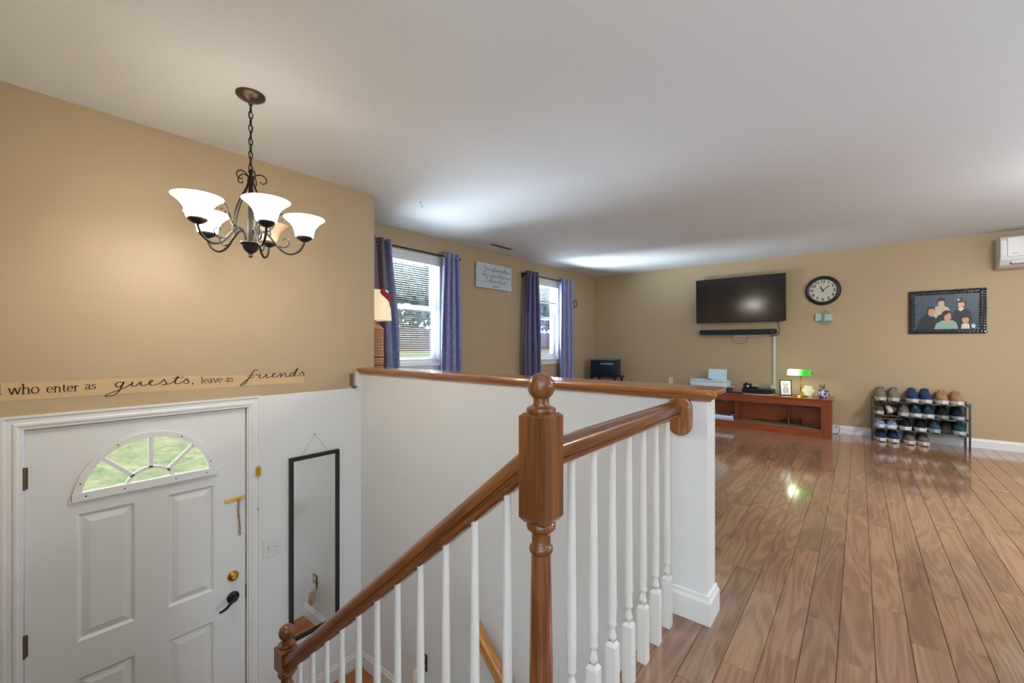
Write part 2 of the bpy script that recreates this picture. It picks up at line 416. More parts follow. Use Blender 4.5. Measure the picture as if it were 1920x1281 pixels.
n_ = len(pr); cap.add([p for r_ in rings for p in r_], [(i*n_+j, i*n_+(j+1) % n_, (i+1)*n_+(j+1) % n_, (i+1)*n_+j) for i in range(len(rings)-1) for j in range(n_)]+[tuple(range(n_)), tuple((len(rings)-1)*n_+j for j in range(n_))])
struct('trim_1', cap, M_honeyX)

# ---- staircase up (7 rises) and down
stairs = thing('staircase', (-1.33, .36, ZL), kind='structure')
RI = 1.36/7; TR = (2.026+XF)/6
for i in range(1, 7):
    z = -RI*i; x1 = XF-TR*(i-1); x0 = XF-TR*i
    part('tread', bx(x0-.025, x1, YS, .872, z-.026, z, bev=.006), M_oakY, stairs)
    part('riser', bx(x1-.014, x1, YS, .856, z, z+RI-.026), M_trim, stairs)
part('riser', bx(-2.04, -2.026, YS, .856, ZL, ZL+RI-.026), M_trim, stairs)
poly = [(-2.026, ZL)]
for i in range(6, 0, -1): poly += [(XF-TR*i, -RI*i-.026), (XF-TR*(i-1), -RI*i-.026)]
poly += [(XF, -.25), (XF+.9, -.25), (XF+.9, -2.9), (-2.026, -2.9)]
part('stringer_wall', MB().prism(poly, 'Y', .80, .855), M_white, stairs)
for i in range(1, 8):
    z = ZL-RI*i; x0 = -2.026+TR*(i-1)
    part('tread', bx(x0, x0+TR+.025, .86, YH, z-.026, z, bev=.006), M_oakY, stairs)
    part('riser', bx(x0, x0+.014, .86, YH, z, z+RI), M_trim, stairs)
struct('floor_lower', bx(-2.1, 1.2, YS, YH2, -2.95, -2.9), M_land)

# ---- windows
def window(name, y0, y1, z0, z1):
    w = thing(name, (XW, (y0+y1)/2, z0), kind='structure'); xo = XW-.15
    f = MB().box(xo, XW+.004, y0, y0+.03, z0, z1).box(xo, XW+.004, y1-.03, y1, z0, z1).box(xo, XW+.004, y0+.03, y1-.03, z1-.03, z1).box(xo, XW-.02, y0+.03, y1-.03, z0, z0+.03)
    part('window_frame', f, M_trim, w)
    part('window_sill', bx(XW-.03, XW+.03, y0-.03, y1+.03, z0-.022, z0+.004, bev=.005), M_trim, w)
    part('apron', bx(XW, XW+.012, y0-.01, y1+.01, z0-.08, z0-.022), M_trim, w)
    zm = (z0+z1)/2+.02; a, b_ = y0+.03, y1-.03
    for nm, x, lo, hi in (('upper_sash', XW-.105, zm-.02, z1-.03), ('lower_sash', XW-.075, z0+.03, zm+.02)):
        s = MB().box(x-.015, x+.015, a, a+.05, lo, hi).box(x-.015, x+.015, b_-.05, b_, lo, hi).box(x-.015, x+.015, a+.05, b_-.05, lo, lo+.045).box(x-.015, x+.015, a+.05, b_-.05, hi-.04, hi)
        so = part(nm, s, M_trim, w)
        part('pane', bx(x-.003, x+.003, a+.05, b_-.05, lo+.045, hi-.04), M_glass, so)
    part('sash_lock', bx(XW-.08, XW-.05, (y0+y1)/2-.03, (y0+y1)/2+.03, zm+.02, zm+.035, bev=.004), M_wplast, w)
    part('jamb_track', bx(XW-.058, XW-.05, b_-.012, b_-.0, z0+.03, z1-.03), M_wplast, w)
window('window_1', *WIN[0]); window('window_2', *WIN[1])

# ---- entry door
DZ0 = ZL+.012; DZ1 = .712; DY0 = .085; DY1 = .999; DX = XD-.012
door = thing('door_1', (DX-.02, DY0, DZ0), kind='structure', label='white entry door with fanlight window and four raised panels')
FC = (.538, .338); FR = .270
def arc(r, a0, a1, n, c=FC): return [(c[0]+r*math.cos(R(a0+(a1-a0)*i/n)), c[1]+r*math.sin(R(a0+(a1-a0)*i/n))) for i in range(n+1)]
# leaf built round the fanlight hole and the four panel recesses
PAN = [(.256, .472, -.365, .268), (.613, .830, -.365, .268), (.256, .472, -1.20, -.549), (.613, .830, -1.20, -.549)]
leaf = MB(); xa, xb = DX-.042, DX
def lb(y0, y1, z0, z1): leaf.box(xa, xb, y0, y1, z0, z1)
lb(DY0, .256, DZ0, .339); lb(.472, .613, DZ0, .339); lb(.830, DY1, DZ0, .339)
for (y0, y1) in ((.256, .472), (.613, .830)):
    lb(y0, y1, DZ0, -1.20); lb(y0, y1, -.549, -.365); lb(y0, y1, .268, .339)
up = [(DY1, .339), (DY1, DZ1), (DY0, DZ1), (DY0, .339)]
half = arc(.285, 0, 180, 28)
# region above the hole in strips
for i in range(28):
    (p0, q0), (p1, q1) = half[i], half[i+1]
    leaf.prism([(p0, q0), (p0, DZ1), (p1, DZ1), (p1, q1)], 'X', xa, xb)
lb(FC[0]+.285, DY1, .339, DZ1); lb(DY0, FC[0]-.285, .339, DZ1)
lf = part('door_leaf', leaf, M_door, door)
for (y0, y1, z0, z1) in PAN:
    p = MB(); m1 = .018; m2 = .048; x_d = DX-.011; x_f = DX-.002
    o = [(DX, y0, z0), (DX, y1, z0), (DX, y1, z1), (DX, y0, z1)]
    def rect(x, m): return [(x, y0+m, z0+m), (x, y1-m, z0+m), (x, y1-m, z1-m), (x, y0+m, z1-m)]
    R0, R1, R2, R3 = rect(DX, 0), rect(x_d, m1*.7), rect(x_d, m1), rect(x_f, m2); V = R0+R1+R2+R3
    F = []
    for a in range(3):
        for j in range(4): F.append((a*4+j, a*4+(j+1) % 4, (a+1)*4+(j+1) % 4, (a+1)*4+j))
    F.append((12, 13, 14, 15)); p.add(V, F)
    # closed back
    B0 = rect(xa, 0); p.add(B0, [(3, 2, 1, 0)])
    part('door_panel', p, M_door, door)
# fanlight frame: arched outer moulding, sill bar, hub arc, spokes
fan = thing  # (name kept free)
def ring_prism(ro, ri, a0, a1, n, x0, x1, c=FC):
    o = arc(ro, a0, a1, n, c); i_ = arc(ri, a0, a1, n, c); mb = MB()
    for k in range(n): mb.prism([o[k], o[k+1], i_[k+1], i_[k]], 'X', x0, x1)
    return mb
fr = ring_prism(.299, .270, 0, 180, 30, DX-.004, DX+.014)
fr2 = ring_prism(.302, .288, 0, 180, 30, DX-.004, DX+.009)
fr.add(fr2.v, fr2.f).box(DX-.004, DX+.0155, FC[0]-.302, FC[0]+.302, .334, .378, bev=.003).box(DX-.003, DX+.007, FC[0]-.312, FC[0]+.312, .328, .346)
ff = part('fanlight_frame', fr, M_trim, door)
hubr = ring_prism(.112, .096, 21, 159, 14, DX-.012, DX+.006)
part('muntin', hubr, M_trim, ff)
for a in (45, 90, 135):
    c_, s_ = math.cos(R(a)), math.sin(R(a)); w = .0095
    q = [(FC[0]+.104*c_-w*s_, FC[1]+.104*s_+w*c_), (FC[0]+.272*c_-w*s_, FC[1]+.272*s_+w*c_), (FC[0]+.272*c_+w*s_, FC[1]+.272*s_-w*c_), (FC[0]+.104*c_+w*s_, FC[1]+.104*s_-w*c_)]
    part('muntin', MB().prism(q, 'X', DX-.012, DX+.006), M_trim, ff)
edges = [9, 45, 90, 135, 171]
for a0, a1 in zip(edges[:-1], edges[1:]):
    o = arc(.274, a0, a1, 8); i_ = arc(.104, a0 if a0 > 20 else 22, a1 if a1 < 160 else 158, 8)
    part('pane', MB().prism(o+i_[::-1], 'X', DX-.010, DX-.006), M_glass, ff)
part('pane', MB().prism(arc(.104, 22, 158, 10), 'X', DX-.010, DX-.006), M_glass, ff)
for (yy, zz) in [(.285, .356), (.43, .356), (.645, .356), (.79, .356)]+[(FC[0]+.285*math.cos(R(a)), FC[1]+.285*math.sin(R(a))) for a in (17, 62, 118, 163)]:
    part('screw', MB().lathe([(.0035, 0), (.0035, .002), (.002, .003)], (DX+.0145, yy, zz), 8, 'X'), M_iron, ff)
for z in (.49, -.29, -1.15):
    h = MB().lathe([(.006, -.052), (.006, .052)], (DX+.012, DY0-.003, z), 10).box(DX-.002, DX+.006, DY0-.012, DY0+.010, z-.05, z+.05)
    part('hinge', h, M_steel if False else mat('aged_hinge', srgb(120, 98, 78), .4, .7), door)
db = part('deadbolt', MB().lathe([(.031, 0), (.031, .006), (.026, .012), (.022, .014), (.022, .024), (.016, .028)], (DX, .931, -.319), 22, 'X'), M_brass, door, smooth=True)
part('thumb_turn', MB().obox((DX+.034, .931, -.319), (.016, .008, .032), Matrix.Rotation(R(25), 3, 'X'), bev=.002), M_brass, db)
lv = MB().lathe([(.034, 0), (.034, .006), (.028, .012), (.016, .014), (.013, .045)], (DX, .931, -.45), 22, 'X')
lv.tube(catmull([(DX+.046, .931, -.45), (DX+.05, .905, -.458), (DX+.048, .878, -.482), (DX+.042, .848, -.494)], 6), lambda t: .010-.003*t, 8)
part('lever_handle', lv, M_black, door, smooth=True, label='black lever handle')
cl = MB().box(DX, DX+.008, .888, .992, .143, .163, bev=.002).box(DX+.008, DX+.012, .90, .978, .150, .156)
cg = part('chain_guard', cl, M_brass, door)
lk = [(0, .0058*math.cos(a), .0095*math.sin(a)) for a in [2*math.pi*i/10 for i in range(10)]]
for i in range(15):
    z = .140-.0148*i; yy = .962-.004*math.sin(i*.4)
    q = [(p[0], p[1], p[2]) for p in lk] if i % 2 == 0 else [(p[1], 0, p[2]) for p in lk]
    part('chain_link', MB().tube([(DX+.010+p[0], yy+p[1], z+p[2]) for p in q], .0019, 5, True), M_brass if i > 12 else mat('chain_brass', srgb(176, 140, 84), .3, .9), cg)
part('strike_edge', bx(DX-.03, DX+.002, DY1-.0005, DY1+.004, -.49, -.40), M_black, door)
# frame and casing
tr = thing('trim_2', (XD, .55, ZL), kind='structure', label='white moulded casing round the entry door')
j = MB().box(XD-.15, XD+.0, .055, .080, ZL, .742).box(XD-.15, XD, 1.004, 1.029, ZL, .742).box(XD-.15, XD, .080, 1.004, .717, .742)
j.box(XD-.075, XD-.058, .080, .092, ZL, .717).box(XD-.075, XD-.058, .992, 1.004, ZL, .717).box(XD-.075, XD-.058, .092, .992, .705, .717)
part('jamb', j, M_trim, tr)
cp = [(0, 0), (.010, 0), (.012, .012), (.016, .018), (.016, .028), (.011, .034), (.011, .050), (.018, .056), (.018, .066), (0, .066)]
s1 = MB().sweep([(p[0], -p[1], 0) for p in cp], (XD, .078, ZL), (XD, .078, .719)); s2 = MB().sweep([(p[0], p[1], 0) for p in cp], (XD, 1.012, ZL), (XD, 1.012, .719))
tp = MB()
V = []; n_ = len(cp)
for p in cp: V.append((XD+p[0], .078-p[1], .719+p[1]))
for p in cp: V.append((XD+p[0], 1.012+p[1], .719+p[1]))
tp.add(V, [(i, (i+1) % n_, n_+(i+1) % n_, n_+i) for i in range(n_)]+[tuple(range(n_))[::-1], tuple(range(n_, 2*n_))])
part('side_casing', s1, M_trim, tr); part('side_casing', s2, M_trim, tr)
# mitred tops of the side casings
for sgn, yb in ((-1, .078), (1, 1.012)):
    V = [(XD+p[0], yb+sgn*p[1], .719) for p in cp]+[(XD+p[0], yb+sgn*p[1], .719+p[1]) for p in cp]
    part('casing_mitre', MB().add(V, [(i, (i+1) % n_, n_+(i+1) % n_, n_+i) for i in range(n_)]), M_trim, tr)
part('head_casing', tp, M_trim, tr)
part('threshold', bx(XD-.15, XD+.005, .08, 1.004, ZL-.01, ZL+.012), M_oakY, tr)

# ================================================================== RAILING
NX, NY = -.588, .827
rail = thing('stair_railing', (NX, NY, 0), 'oak handrail with turned newel posts and white balusters round the stairwell', 'railing')
def newel(cx, cy, zfloor, zb_lo, zb_hi, zball):
    L_ = zb_lo
    nb = part('newel_post', MB().lathe([(.0255, zfloor+.24), (.030, zfloor+.25), (.034, zfloor+.262), (.028, zfloor+.275), (.0285, zfloor+.33), (.0236, L_-.092), (.0232, L_-.086), (.0262, L_-.084), (.0284, L_-.080), (.0288, L_-.075), (.0280, L_-.070),
        (.0250, L_-.067), (.0228, L_-.064), (.0226, L_-.040), (.0240, L_-.034), (.0300, L_-.030), (.0345, L_-.026), (.0358, L_-.020), (.0345, L_-.014), (.031, L_-.010)], (cx, cy, 0), 28), M_oakZ, rail, smooth=True)
    w = .0382
    b = MB(); w2 = .0300
    V = [(cx+sx*w2, cy+sy*w2, zb_lo-.010) for sx, sy in ((-1,-1),(1,-1),(1,1),(-1,1))]+[(cx+sx*w, cy+sy*w, zb_lo+.002) for sx, sy in ((-1,-1),(1,-1),(1,1),(-1,1))]
    V += [(cx+sx*w, cy+sy*w, zb_hi) for sx, sy in ((-1,-1),(1,-1),(1,1),(-1,1))]+[(cx+sx*.0285, cy+sy*.0285, zb_hi+.008) for sx, sy in ((-1,-1),(1,-1),(1,1),(-1,1))]
    F = [(3,2,1,0), (12,13,14,15)]
    for a in range(3):
        for j in range(4): F.append((a*4+j, a*4+(j+1) % 4, (a+1)*4+(j+1) % 4, (a+1)*4+j))
    part('newel_block', b.add(V, F), M_oakZ, nb)
    part('newel_base', bx(cx-w, cx+w, cy-w, cy+w, zfloor, zfloor+.245, bev=.006), M_oakZ, nb)
    t = zb_hi
    prof = [(.030, t+.004), (.0345, t+.008), (.036, t+.013), (.0345, t+.018), (.029, t+.021), (.021, t+.024), (.0185, t+.030), (.0195, zball-.0265)]
    for i in range(1, 15):
        a = math.pi*i/14; a = -math.pi/2+.62+(math.pi-.62)*i/14
        prof.append((max(.0332*math.cos(a), .0005), zball+.0332*math.sin(a)))
    part('ball_finial', MB().lathe(prof, (cx, cy, 0), 28), M_oakZ, nb, smooth=True)
newel(NX, NY, 0, .702, .944, 1.0128)
LX = -1.985
newel(LX, NY, -RI*6, -.338, -.243, -.1755)
# handrail section: offsets (across, up); top at 0
HR_ = [(.016, -.064), (.0235, -.061), (.026, -.056), (.026, -.049), (.022, -.0455), (.022, -.042), (.029, -.039), (.0305, -.033), (.0305, -.020), (.0265, -.009), (.016, -.002)]
HR = [(-p[0], p[1]) for p in HR_[:1]]+HR_+[(0, 0)]+[(-p[0], p[1]) for p in HR_[1:][::-1]]
part('handrail', MB().sweep([(p[0], 0, p[1]) for p in HR], (NX, NY+.0382, .879), (NX, YH-.022, .879)), M_oakY, rail, smooth=True)
SL = .846; ztop = lambda x: .839+SL*(x+.657)
part('handrail', MB().sweep([(0, p[0], p[1]*1.22) for p in HR], (NX-.0382, NY, ztop(NX-.0382)), (LX+.0382, NY, ztop(LX+.0382))), M_oakS, rail, smooth=True)
# rosette on the half wall
def stadium(cx, cz, hw_, hh, n=12): return [(cx+hw_*math.cos(R(180*i/n)), cz+hh-hw_+hw_*math.sin(R(180*i/n))) for i in range(n+1)]+[(cx-hw_*math.cos(R(180*i/n)), cz-hh+hw_-hw_*math.sin(R(180*i/n))) for i in range(n+1)]
rs = MB(); rc = (-.570, .821)
o1 = stadium(*rc, .048, .082); o2 = stadium(*rc, .048, .082); o3 = stadium(*rc, .040, .074); o4 = stadium(*rc, .036, .070)
n_ = len(o1); V = [(p[0], YH, p[1]) for p in o1]+[(p[0], YH-.014, p[1]) for p in o2]+[(p[0], YH-.017, p[1]) for p in o3]+[(p[0], YH-.023, p[1]) for p in o4]
rs.add(V, [(a*n_+j, a*n_+(j+1) % n_, (a+1)*n_+(j+1) % n_, (a+1)*n_+j) for a in range(3) for j in range(n_)]+[tuple(3*n_+j for j in range(n_))])
part('rosette', rs, M_honeyZ, rail)
# balusters
M_bal = mat('white_baluster_paint', srgb(228, 228, 226), .35, var=.01)
def baluster_mb(cx, cy, z0, z1, blk=.195):
    q = .0165; b = z0+blk
    mb = MB().box(cx-q, cx+q, cy-q, cy+q, z0, b-.006)
    V = [(cx+sx*q, cy+sy*q, b-.006) for sx, sy in ((-1,-1),(1,-1),(1,1),(-1,1))]+[(cx+sx*.009, cy+sy*.009, b+.006) for sx, sy in ((-1,-1),(1,-1),(1,1),(-1,1))]
    mb.add(V, [(j, (j+1) % 4, 4+(j+1) % 4, 4+j) for j in range(4)])
    mb.lathe([(.0085, b), (.0085, b+.010), (.0125, b+.016), (.0130, b+.022), (.0105, b+.030), (.0085, b+.042), (.0085, b+.048), (.0125, b+.054), (.0135, b+.060), (.0115, b+.066), (.0120, b+.075), (.0138, b+.11), (.0134, b+.16), (.0100, z1)], (cx, cy, 0), 14)
    return mb
bm0 = None
for i in range(7):
    y = 1.685-.12*i
    if bm0 is None: bm0 = part('baluster', baluster_mb(NX, y, 0, .822), M_bal, rail, smooth=True); y00 = y
    else:
        o = bm0.copy(); C.objects.link(o); o.parent = rail; o.location = (0, y-y00, 0)
for i in range(11):
    x = -.693-.1163*i; ti = int((XF-x)/TR)+1; zt = -RI*ti
    part('baluster', baluster_mb(x, NY, zt, ztop(x)-.066, .21), M_bal, rail, smooth=True)
# fillet strips between the balusters, under the sloped rail
fs_ = MB()
for i in range(12):
    xa_ = -.693-.1163*(i-1)-.012 if i else NX-.0382; xb_ = -.693-.1163*i+.012 if i < 11 else LX+.0382
    fs_.sweep([(0, -.016, -.004), (0, .016, -.004), (0, .016, .004), (0, -.016, .004)], (xa_, NY, ztop(xa_)-.079), (xb_, NY, ztop(xb_)-.079))
part('fillet', fs_, M_oakX, rail)

# ---- handrail of the lower flight
hr = thing('wall_handrail', (-1.3, 1.72, -1.3), 'short honey pine handrail descending along the white half wall', 'handrail')
hz = lambda x: -.475-.95*(x+1.64)
part('rail', MB().sweep([(0, p[0]*1.05, p[1]*1.55) for p in HR], (-1.69, 1.722, hz(-1.69)), (-.1, 1.722, hz(-.1))), M_pineX, hr, smooth=True)
for x in (-1.45, -.6): part('bracket', MB().tube([(x, 1.722, hz(x)-.09), (x, 1.725, hz(x)-.13), (x, 1.76, hz(x)-.15), (x, YH, hz(x)-.15)], .006, 8).lathe([(.03, 0), (.03, .005)], (x, YH-.005, hz(x)-.15), 14, 'Y'), M_brass, hr)

# ================================================================== CHANDELIER
CX, CY = -2.236, .768
ch = thing('chandelier', (CX, CY, 1.52), 'bronze five-arm chandelier with flared white glass shades hanging over the entry', 'chandelier')
part('canopy', MB().lathe([(.062, 2.30), (.062, 2.292), (.052, 2.282), (.030, 2.272), (.012, 2.266), (.008, 2.25)], (CX, CY, 0), 28), mat('bronze_canopy', srgb(92, 80, 66), .35, .8, var=.2, scale=60), ch, smooth=True)
lp = [(.0085*math.cos(a), 0, .019*math.sin(a)) for a in [2*math.pi*i/14 for i in range(14)]]
link0 = None; zc = 2.235; i = 0
while zc > 1.945:
    if link0 is None: link0 = part('chain_link', MB().tube([(CX+p[0], CY+p[1], zc+p[2]) for p in lp], .0024, 6, True), M_bronze, ch, smooth=True); z00 = zc; V0 = [(v.co.x, v.co.y, v.co.z) for v in link0.data.vertices]; me1 = MB(); me1.v = [(v[1], v[0], v[2]) for v in V0]; me1.f = [tuple(p.vertices) for p in link0.data.polygons]; meB = me1.mesh('chain_link', True); meB.materials.append(M_bronze)
    else:
        o = link('chain_link', link0.data if i % 2 == 0 else meB, ch, (0, 0, zc-z00))
    zc -= .0315; i += 1
part('cord', MB().tube([(CX+.004*math.sin(j*1.3), CY+.004*math.cos(j*1.3), 2.26-j*.022) for j in range(16)], .0016, 5), M_iron, ch)
part('stem', MB().lathe([(.004, 1.945), (.010, 1.935), (.006, 1.92), (.013, 1.90), (.015, 1.885), (.009, 1.87), (.009, 1.80), (.013, 1.79), (.009, 1.78), (.011, 1.72), (.0125, 1.67), (.011, 1.60)], (CX, CY, 0), 16), M_bronze, ch, smooth=True)
part('hub', MB().lathe([(.010, 1.603), (.043, 1.597), (.045, 1.592), (.034, 1.583), (.030, 1.565), (.017, 1.551), (.009, 1.547), (.0085, 1.537), (.010, 1.532), (.0005, 1.524)], (CX, CY, 0), 22), M_iron, ch, smooth=True)
# screen-lateral and depth axes of the fixture are only used to turn it to its hanging angle
PHI0 = R(28.5)+.68678; RAD = .229; ZC = 1.6426
SH = [(.034, 1.652), (.041, 1.655), (.043, 1.668), (.046, 1.684), (.053, 1.701), (.065, 1.718), (.080, 1.732), (.091, 1.740), (.095, 1.743), (.092, 1.745), (.078, 1.736), (.063, 1.722), (.050, 1.705), (.043, 1.686), (.040, 1.670), (.038, 1.660), (.032, 1.657)]
def shade_mat(name, s):
    m, nt, b = new_mat(name); L = nt.links.new
    g = N(nt, 'ShaderNodeNewGeometry'); sp = N(nt, 'ShaderNodeSeparateXYZ'); L(g.outputs['Position'], sp.inputs[0])
    mr = N(nt, 'ShaderNodeMapRange'); mr.inputs['From Min'].default_value = 1.705; mr.inputs['From Max'].default_value = 1.746; mr.inputs['To Min'].default_value = s; mr.inputs['To Max'].default_value = s*.16
    L(sp.outputs['Z'], mr.inputs['Value'])
    sn = N(nt, 'ShaderNodeSeparateXYZ'); L(g.outputs['Normal'], sn.inputs[0])          # inside of the bell glows less than the outside
    m3 = N(nt, 'ShaderNodeMapRange'); m3.inputs['From Min'].default_value = -.1; m3.inputs['From Max'].default_value = .1; m3.inputs['To Min'].default_value = 1; m3.inputs['To Max'].default_value = .14
    L(sn.outputs['Z'], m3.inputs['Value']); ml = N(nt, 'ShaderNodeMath', operation='MULTIPLY'); L(mr.outputs[0], ml.inputs[0]); L(m3.outputs[0], ml.inputs[1]); L(ml.outputs[0], b.inputs['Emission Strength'])
    b.inputs['Base Color'].default_value = (.85, .80, .74, 1); b.inputs['Emission Color'].default_value = (1.0, .93, .82, 1); b.inputs['Roughness'].default_value = .3
    return m
M_shade_on = shade_mat('lit_alabaster_glass', 38.0)
M_shade_off = mat('unlit_alabaster_glass', srgb(150, 124, 104), .3)
for kk in range(5):
    a = PHI0+R(72)*kk; ca, sa = math.cos(a), math.sin(a)
    P3 = lambda r, z, t=0: (CX+r*ca-t*sa, CY+r*sa+t*ca, z)
    arm = MB().tube([P3(p[0], p[2]) for p in catmull([(.022, 0, 1.592), (.030, 0, 1.640), (.058, 0, 1.655), (.088, 0, 1.625), (.125, 0, 1.578), (.165, 0, 1.560), (.205, 0, 1.578), (.226, 0, 1.615), (.229, 0, 1.640)], 7)], .0052, 8)
    ao = part('arm', arm, M_bronze, ch, smooth=True)
    sc = MB().tube([P3(p[0], p[2]) for p in catmull([(.060, 0, 1.652), (.085, 0, 1.672), (.103, 0, 1.705), (.110, 0, 1.735), (.126, 0, 1.752), (.140, 0, 1.742), (.139, 0, 1.725), (.127, 0, 1.722)], 6)], lambda t: .0036-.0013*t, 6)
    part('scroll', sc, M_bronze, ao, smooth=True)
    sc = MB().tube([P3(p[0], p[2]) for p in catmull([(.108, 0, 1.596), (.140, 0, 1.590), (.160, 0, 1.605), (.160, 0, 1.627), (.144, 0, 1.634), (.134, 0, 1.624)], 6)], lambda t: .0036-.0013*t, 6)
    part('scroll', sc, M_bronze, ao, smooth=True)
    bar = MB().tube([P3(p[0], p[2]) for p in catmull([(.008, 0, 1.895), (.016, 0, 1.915), (.040, 0, 1.926), (.062, 0, 1.914), (.064, 0, 1.893), (.048, 0, 1.884), (.038, 0, 1.893)], 6)], lambda t: .0034-.0012*t, 6)
    part('top_scroll', bar, M_bronze, ch, smooth=True)
    bar = MB().tube([P3(p[0], p[2]) for p in catmull([(.010, 0, 1.885), (.024, 0, 1.845), (.052, 0, 1.785), (.074, 0, 1.715), (.082, 0, 1.650), (.078, 0, 1.632)], 6)], .0040, 6)
    part('cage_bar', bar, M_bronze, ch, smooth=True)
    x, y = CX+RAD*ca, CY+RAD*sa
    part('cup', MB().lathe([(.006, 1.626), (.020, 1.632), (.034, 1.642), (.036, 1.648), (.0355, 1.655), (.030, 1.657)], (x, y, 0), 22), M_iron, ao, smooth=True)
    lit = kk != 1
    so = part('glass_shade', MB().lathe(SH, (x, y, 0), 32, caps=False), M_shade_on if lit else M_shade_off, ch, smooth=True, label=None if lit else 'unlit glass shade')
    part('bulb', MB().lathe([(.012, 1.658), (.013, 1.668), (.024, 1.688), (.027, 1.70), (.022, 1.714), (.010, 1.722), (.0005, 1.724)], (x, y, 0), 16), emis('bulb_glow', (1, .9, .76, 1), 2.5) if lit else M_cream, so, smooth=True)

# added ceiling light out of view, brightens the living room
cl_ = thing('added_ceiling_light', (1.5, 4.4, 2.19), 'added round flush ceiling light with frosted dome, out of view in the living room', 'ceiling light')
part('rim', MB().lathe([(.215, H), (.215, 2.275), (.20, 2.265)], (1.5, 4.4, 0), 32, caps=False), M_steel, cl_)
part('dome', MB().lathe([(.20, 2.268), (.19, 2.245), (.15, 2.215), (.08, 2.197), (.0005, 2.19)], (1.5, 4.4, 0), 32), emis('frosted_dome_glow', (1, .96, .89, 1), 112), cl_, smooth=True)

# ================================================================== ENTRY WALL THINGS
# mirror
my0, my1, mz0, mz1 = 1.256, 1.609, -.911, .342
mi = thing('wall_mirror', (XD+.01, (my0+my1)/2, mz0), 'tall narrow mirror in a thin black frame hung by a string', 'mirror')
f = MB(); w = .026
for (a, b_, c, d) in ((my0, my0+w, mz0, mz1), (my1-w, my1, mz0, mz1), (my0+w, my1-w, mz0, mz0+w), (my0+w, my1-w, mz1-w, mz1)): f.box(XD+.001, XD+.022, a, b_, c, d, bev=.002)
part('frame', f, M_blackw, mi); part('mirror_glass', bx(XD+.004, XD+.012, my0+w-.002, my1-w+.002, mz0+w-.002, mz1-w+.002), M_mirror, mi)
part('string', MB().tube([(XD+.006, 1.335, .338), (XD+.008, 1.43, .478), (XD+.006, 1.535, .338)], .0011, 5), mat('grey_string', srgb(150, 146, 138), .7), mi)
nl = single('nail', MB().lathe([(.002, 0), (.002, .012), (.005, .012), (.005, .014)], (XD, 1.43, .482), 8, 'X'), M_steel, 'steel nail holding the mirror string', 'nail')
# switch plate
sw = thing('light_switch', (XD, 1.15, -.272), 'white double light switch plate between the door and the mirror', 'light switch')
part('plate', bx(XD, XD+.006, 1.094, 1.206, -.272, -.160, bev=.003), M_wplast, sw)
for y in (1.127, 1.173):
    part('toggle', MB().obox((XD+.010, y, -.214), (.014, .008, .018), Matrix.Rotation(R(25), 3, 'Y'), bev=.002), M_cream, sw)
    for dz in (-.03, .03): part('screw', MB().lathe([(.003, 0), (.003, .001)], (XD+.006, y, -.216+dz), 8, 'X'), M_steel, sw)
# door chime plate
dc = thing('brass_keeper', (XD, 1.063, .27), 'small oval brass chain keeper above the metal hook', 'keeper')
part('plate', MB().prism(stadium(1.063, .302, .0155, .034), 'X', XD+.018, XD+.022), M_brass, dc)
part('backing', MB().prism(stadium(1.063, .302, .018, .037), 'X', XD, XD+.018), M_wplast, dc)
part('latch_loop', bx(XD+.022, XD+.027, 1.057, 1.069, .284, .320, bev=.002), M_brass, dc)
hk = single('wall_hook', MB().lathe([(.006, 0), (.006, .003)], (XD, 1.058, .10), 10, 'X').tube(catmull([(XD+.003, 1.058, .102), (XD+.006, 1.060, .075), (XD+.018, 1.064, .056), (XD+.024, 1.062, .064)], 5), .0025, 6), M_steel, 'small steel hook on the white wall below the brass keeper', 'hook')
th_ = single('adhesive_hook', MB().box(XD, XD+.006, 1.700, 1.728, .80, .893, bev=.003).tube(catmull([(XD+.004, 1.714, .83), (XD+.008, 1.720, .795), (XD+.016, 1.738, .786), (XD+.02, 1.742, .80)], 5), .008, 6), mat('taupe_plastic', srgb(112, 96, 80), .5), 'small taupe plastic hook beside the end of the wooden cap', 'hook')
# outlet and air freshener low on the half wall
ol = thing('wall_outlet', (-2.225, YH, -1.03), 'dark outlet plate low on the white half wall by the landing', 'outlet')
part('plate', bx(-2.262, -2.188, YH-.006, YH, -1.035, -.925, bev=.002), mat('dark_bronze_plate', srgb(70, 60, 50), .4, .4), ol)
part('socket', bx(-2.242, -2.208, YH-.008, YH-.004, -.972, -.935, bev=.003), M_cream, ol)
part('socket', bx(-2.242, -2.208, YH-.008, YH-.004, -1.024, -.987, bev=.003), M_cream, ol)
af = thing('air_freshener', (-2.245, YH-.04, -1.15), 'cream plug-in air freshener in the outlet by the landing', 'air freshener')
part('body', MB().lathe([(.020, -1.16), (.030, -1.14), (.031, -1.05), (.026, -1.035), (.012, -1.03)], (-2.245, YH-.042, 0), 18), M_cream, af, smooth=True)
part('cap', MB().lathe([(.012, -1.03), (.012, -1.018), (.006, -1.014)], (-2.245, YH-.042, 0), 14), M_wplast, af, smooth=True)
part('plug', bx(-2.26, -2.21, YH-.02, YH-.008, -1.05, -1.0, bev=.003), M_cream, af)

